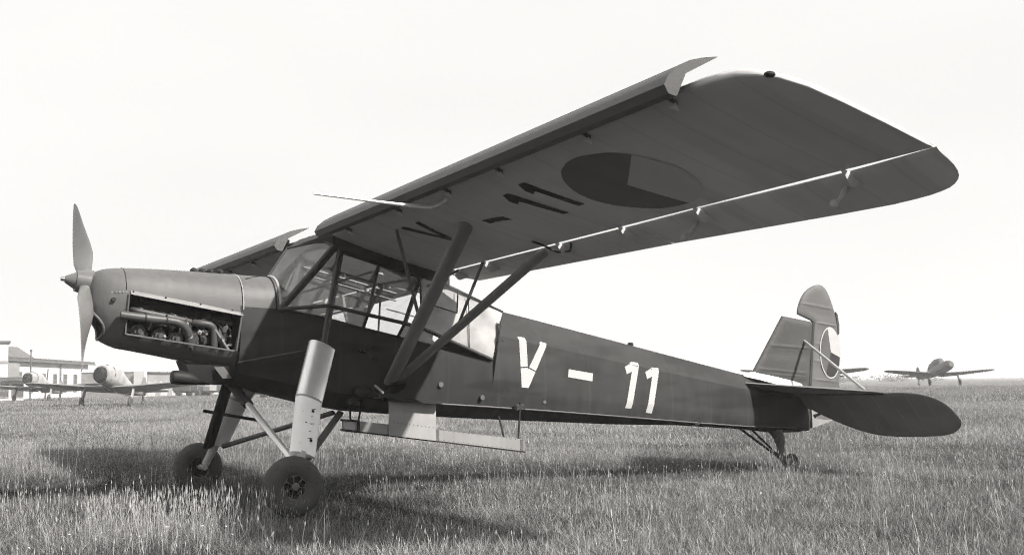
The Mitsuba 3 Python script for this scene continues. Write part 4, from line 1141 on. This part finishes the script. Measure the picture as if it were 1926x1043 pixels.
# ================================================================== GRASS
scene['m_grass'] = {'type': 'principledthin', 'base_color': {'type': 'mesh_attribute', 'name': 'vertex_color'}, 'roughness': 0.6, 'diff_trans': 0.55, 'spec_trans': 0.0, 'eta': 1.35}


def blades(n, size, hlo, hhi, wid, seed, lo=.10, hi=.30, stems=.05, hst=(.25, .42), lean=.35, flowers=0):
    g = np.random.default_rng(seed)
    V_, F_, C_ = [], [], []
    cl = g.random((max(4, n // 26), 2)) - .5
    for k in range(n):
        c = cl[g.integers(len(cl))] * size + g.normal(0, .055 * size, 2) if g.random() < .6 else (g.random(2) - .5) * size
        stem = g.random() < stems
        h = g.uniform(*hst) if stem else g.uniform(hlo, hhi) * (.6 + .4 * g.random())
        w = wid * (.45 if stem else g.uniform(.6, 1.2))
        a = g.random() * 2 * np.pi
        d = A3(math.cos(a), math.sin(a), 0)
        s = A3(-math.sin(a + g.normal(0, .6)), math.cos(a), 0)
        bend = ((g.random() * lean * .6) if stem else (.15 + g.random() * lean * 2.2)) * h
        v = g.uniform(.24, .46) if stem else lo + (hi - lo) * g.random() ** 1.5
        k0 = len(V_)
        lev = ((0, 1.0), (.4, .95), (.75, .65)) if not stem else ((0, 1), (.5, .8), (.82, 1.0))
        for t, ww in lev:
            p = A3(c[0], c[1], -.01) + d * bend * t * t + A3(0, 0, h * (t - .12 * bend / h * t * t))
            V_ += [p - s * w * ww / 2, p + s * w * ww / 2]
            C_ += [[v] * 3] * 2
        p = A3(c[0], c[1], 0) + d * bend + A3(0, 0, h)
        V_.append(p)
        C_.append([v] * 3)
        F_ += [[k0, k0 + 1, k0 + 3], [k0, k0 + 3, k0 + 2], [k0 + 2, k0 + 3, k0 + 5], [k0 + 2, k0 + 5, k0 + 4], [k0 + 4, k0 + 5, k0 + 6]]
        if stem and g.random() < .8:                       # seed head
            m0 = len(V_)
            q = p - A3(0, 0, .10 * h * 1.2)
            for dd in (s, -s, np.cross(s, [0, 0, 1])):
                V_.append((p + q) / 2 + dd * .0045)
                C_.append([v * 1.05] * 3)
            V_ += [p + A3(0, 0, .01), q]
            C_ += [[v] * 3] * 2
            F_ += [[m0, m0 + 1, m0 + 3], [m0 + 1, m0 + 2, m0 + 3], [m0 + 2, m0, m0 + 3], [m0, m0 + 1, m0 + 4], [m0 + 1, m0 + 2, m0 + 4], [m0 + 2, m0, m0 + 4]]
    for k in range(flowers):
        c = (g.random(2) - .5) * size
        z = g.uniform(.10, .26)
        m0 = len(V_)
        r = g.uniform(.008, .017)
        for j in range(6):
            V_.append(A3(c[0] + r * math.cos(j * 1.047), c[1] + r * math.sin(j * 1.047), z + g.normal(0, .004)))
            C_.append([.8] * 3)
        F_ += [[m0, m0 + j, m0 + j + 1] for j in range(1, 5)]
    return trimesh.Trimesh(np.array(V_), np.array(F_), process=False), np.array(C_)


def group_of(key, mesh, col):
    scene[key] = {'type': 'shapegroup', 'blades': mikit.ply(mesh, 'm_grass', color=col)}


NEAR, MID, FARP, DRY = [], [], [], []
for k in range(7):
    f = .66 + .17 * k
    group_of(f'grass_patch_near_{k}', *blades(1900, 1.1, .035, .125, .0066, 100 + k, .055 * f, .265 * f, .006, (.12, .24), .8, 1 if k == 1 else 0))
    NEAR.append(f'grass_patch_near_{k}')
for k in range(3):
    group_of(f'grass_patch_dry_{k}', *blades(240, .8, .12, .26, .005, 200 + k, .14, .36, .18, (.26, .46), 1.1, 1))
    DRY.append(f'grass_patch_dry_{k}')
for k in range(5):
    f = .74 + .17 * k
    group_of(f'grass_patch_mid_{k}', *blades(2000, 2.6, .07, .17, .012, 300 + k, .10 * f, .34 * f, .010, (.14, .24), .7, 1))
    MID.append(f'grass_patch_mid_{k}')
for k in range(4):
    f = .8 + .13 * k
    group_of(f'grass_patch_far_{k}', *blades(1600, 7.0, .10, .20, .035, 400 + k, .11 * f, .31 * f, .012, (.16, .26), .5, 0))
    FARP.append(f'grass_patch_far_{k}')

n_grass = 0
gg = np.random.default_rng(11)
a0 = math.atan2(FWD[1], FWD[0])


def put(kind, x, y, s, sz, key='grass'):
    global n_grass
    n_grass += 1
    scene[f'{key}__{n_grass:03d}'] = {'type': 'instance', 'shapegroup': {'type': 'ref', 'id': kind}, 'to_world': T().translate([x, y, 0]).rotate([0, 0, 1], float(gg.random() * 360)).scale([s, s, sz])}


def scatter(r0, r1, step, kinds, sz=lambda x, y: 1.0, keep=1.0, half=math.radians(31)):
    for gx in np.arange(-r1, r1, step):
        for gy in np.arange(-r1, r1, step):
            x, y = EYE[0] + gx + gg.uniform(-.5, .5) * step, EYE[1] + gy + gg.uniform(-.5, .5) * step
            dx, dy = x - EYE[0], y - EYE[1]
            r = math.hypot(dx, dy)
            da = (math.atan2(dy, dx) - a0 + math.pi) % (2 * math.pi) - math.pi
            if r0 <= r < r1 and abs(da) < half and gg.random() < keep:
                k = float(meshkit.fbm(np.array([x * .35, y * .35, 1.0]), 3))
                q = int(np.clip(((k - .5) * 2.6 + .5 + gg.normal(0, .16)) * len(kinds), 0, len(kinds) - 1)) if kinds is not DRY else gg.integers(3)
                put(kinds[q], x, y, 1.0 + .25 * gg.random(), sz(x, y) * np.clip(.35 + 1.4 * k, .5, 1.5) * (.85 + .3 * gg.random()))


tall = lambda x, y: 1.0 + .75 * float(np.clip((y + 1.5) / 3, 0, 1) * np.clip((6.5 - x) / 3, 0, 1)) + .25 * float(np.clip((-y - 2) / 2, 0, 1) * np.clip((2 - x) / 2, 0, 1))
scatter(6.8, 24, .62, NEAR, sz=tall)
scatter(6.8, 22, 1.5, DRY, keep=.10)
for x, y, s in ((.15, -2.5, 1.0), (.4, -2.7, .9), (.0, -2.9, 1.0), (.25, -3.1, .9), (-.3, -2.6, .9), (-.2, -3.2, .9), (.55, -2.3, .8), (.05, -2.1, .8), (.6, -3.2, .7), (.1, -2.75, 1.0), (.32, -2.45, .9), (-.1, -2.45, .9), (-.45, -3.0, .9), (.2, -2.9, 1.1), (.9, -2.9, .6), (-.7, -2.4, .8), (7.7, -1.0, .8), (8.5, -1.7, .7), (4.0, -4.6, .6), (6.5, -3.9, .6), (5.2, -5.0, .7), (7.4, -3.0, .6), (3.1, -2.6, .6)):
    put(DRY[int(abs(x * 10)) % 3], x, y, s, 1.0)
scatter(24, 62, 1.6, MID)
scatter(62, 170, 4.6, FARP)
labels['grass'] = {'label': 'uncut dry meadow grass covering the airfield', 'category': 'grass', 'kind': 'stuff'}
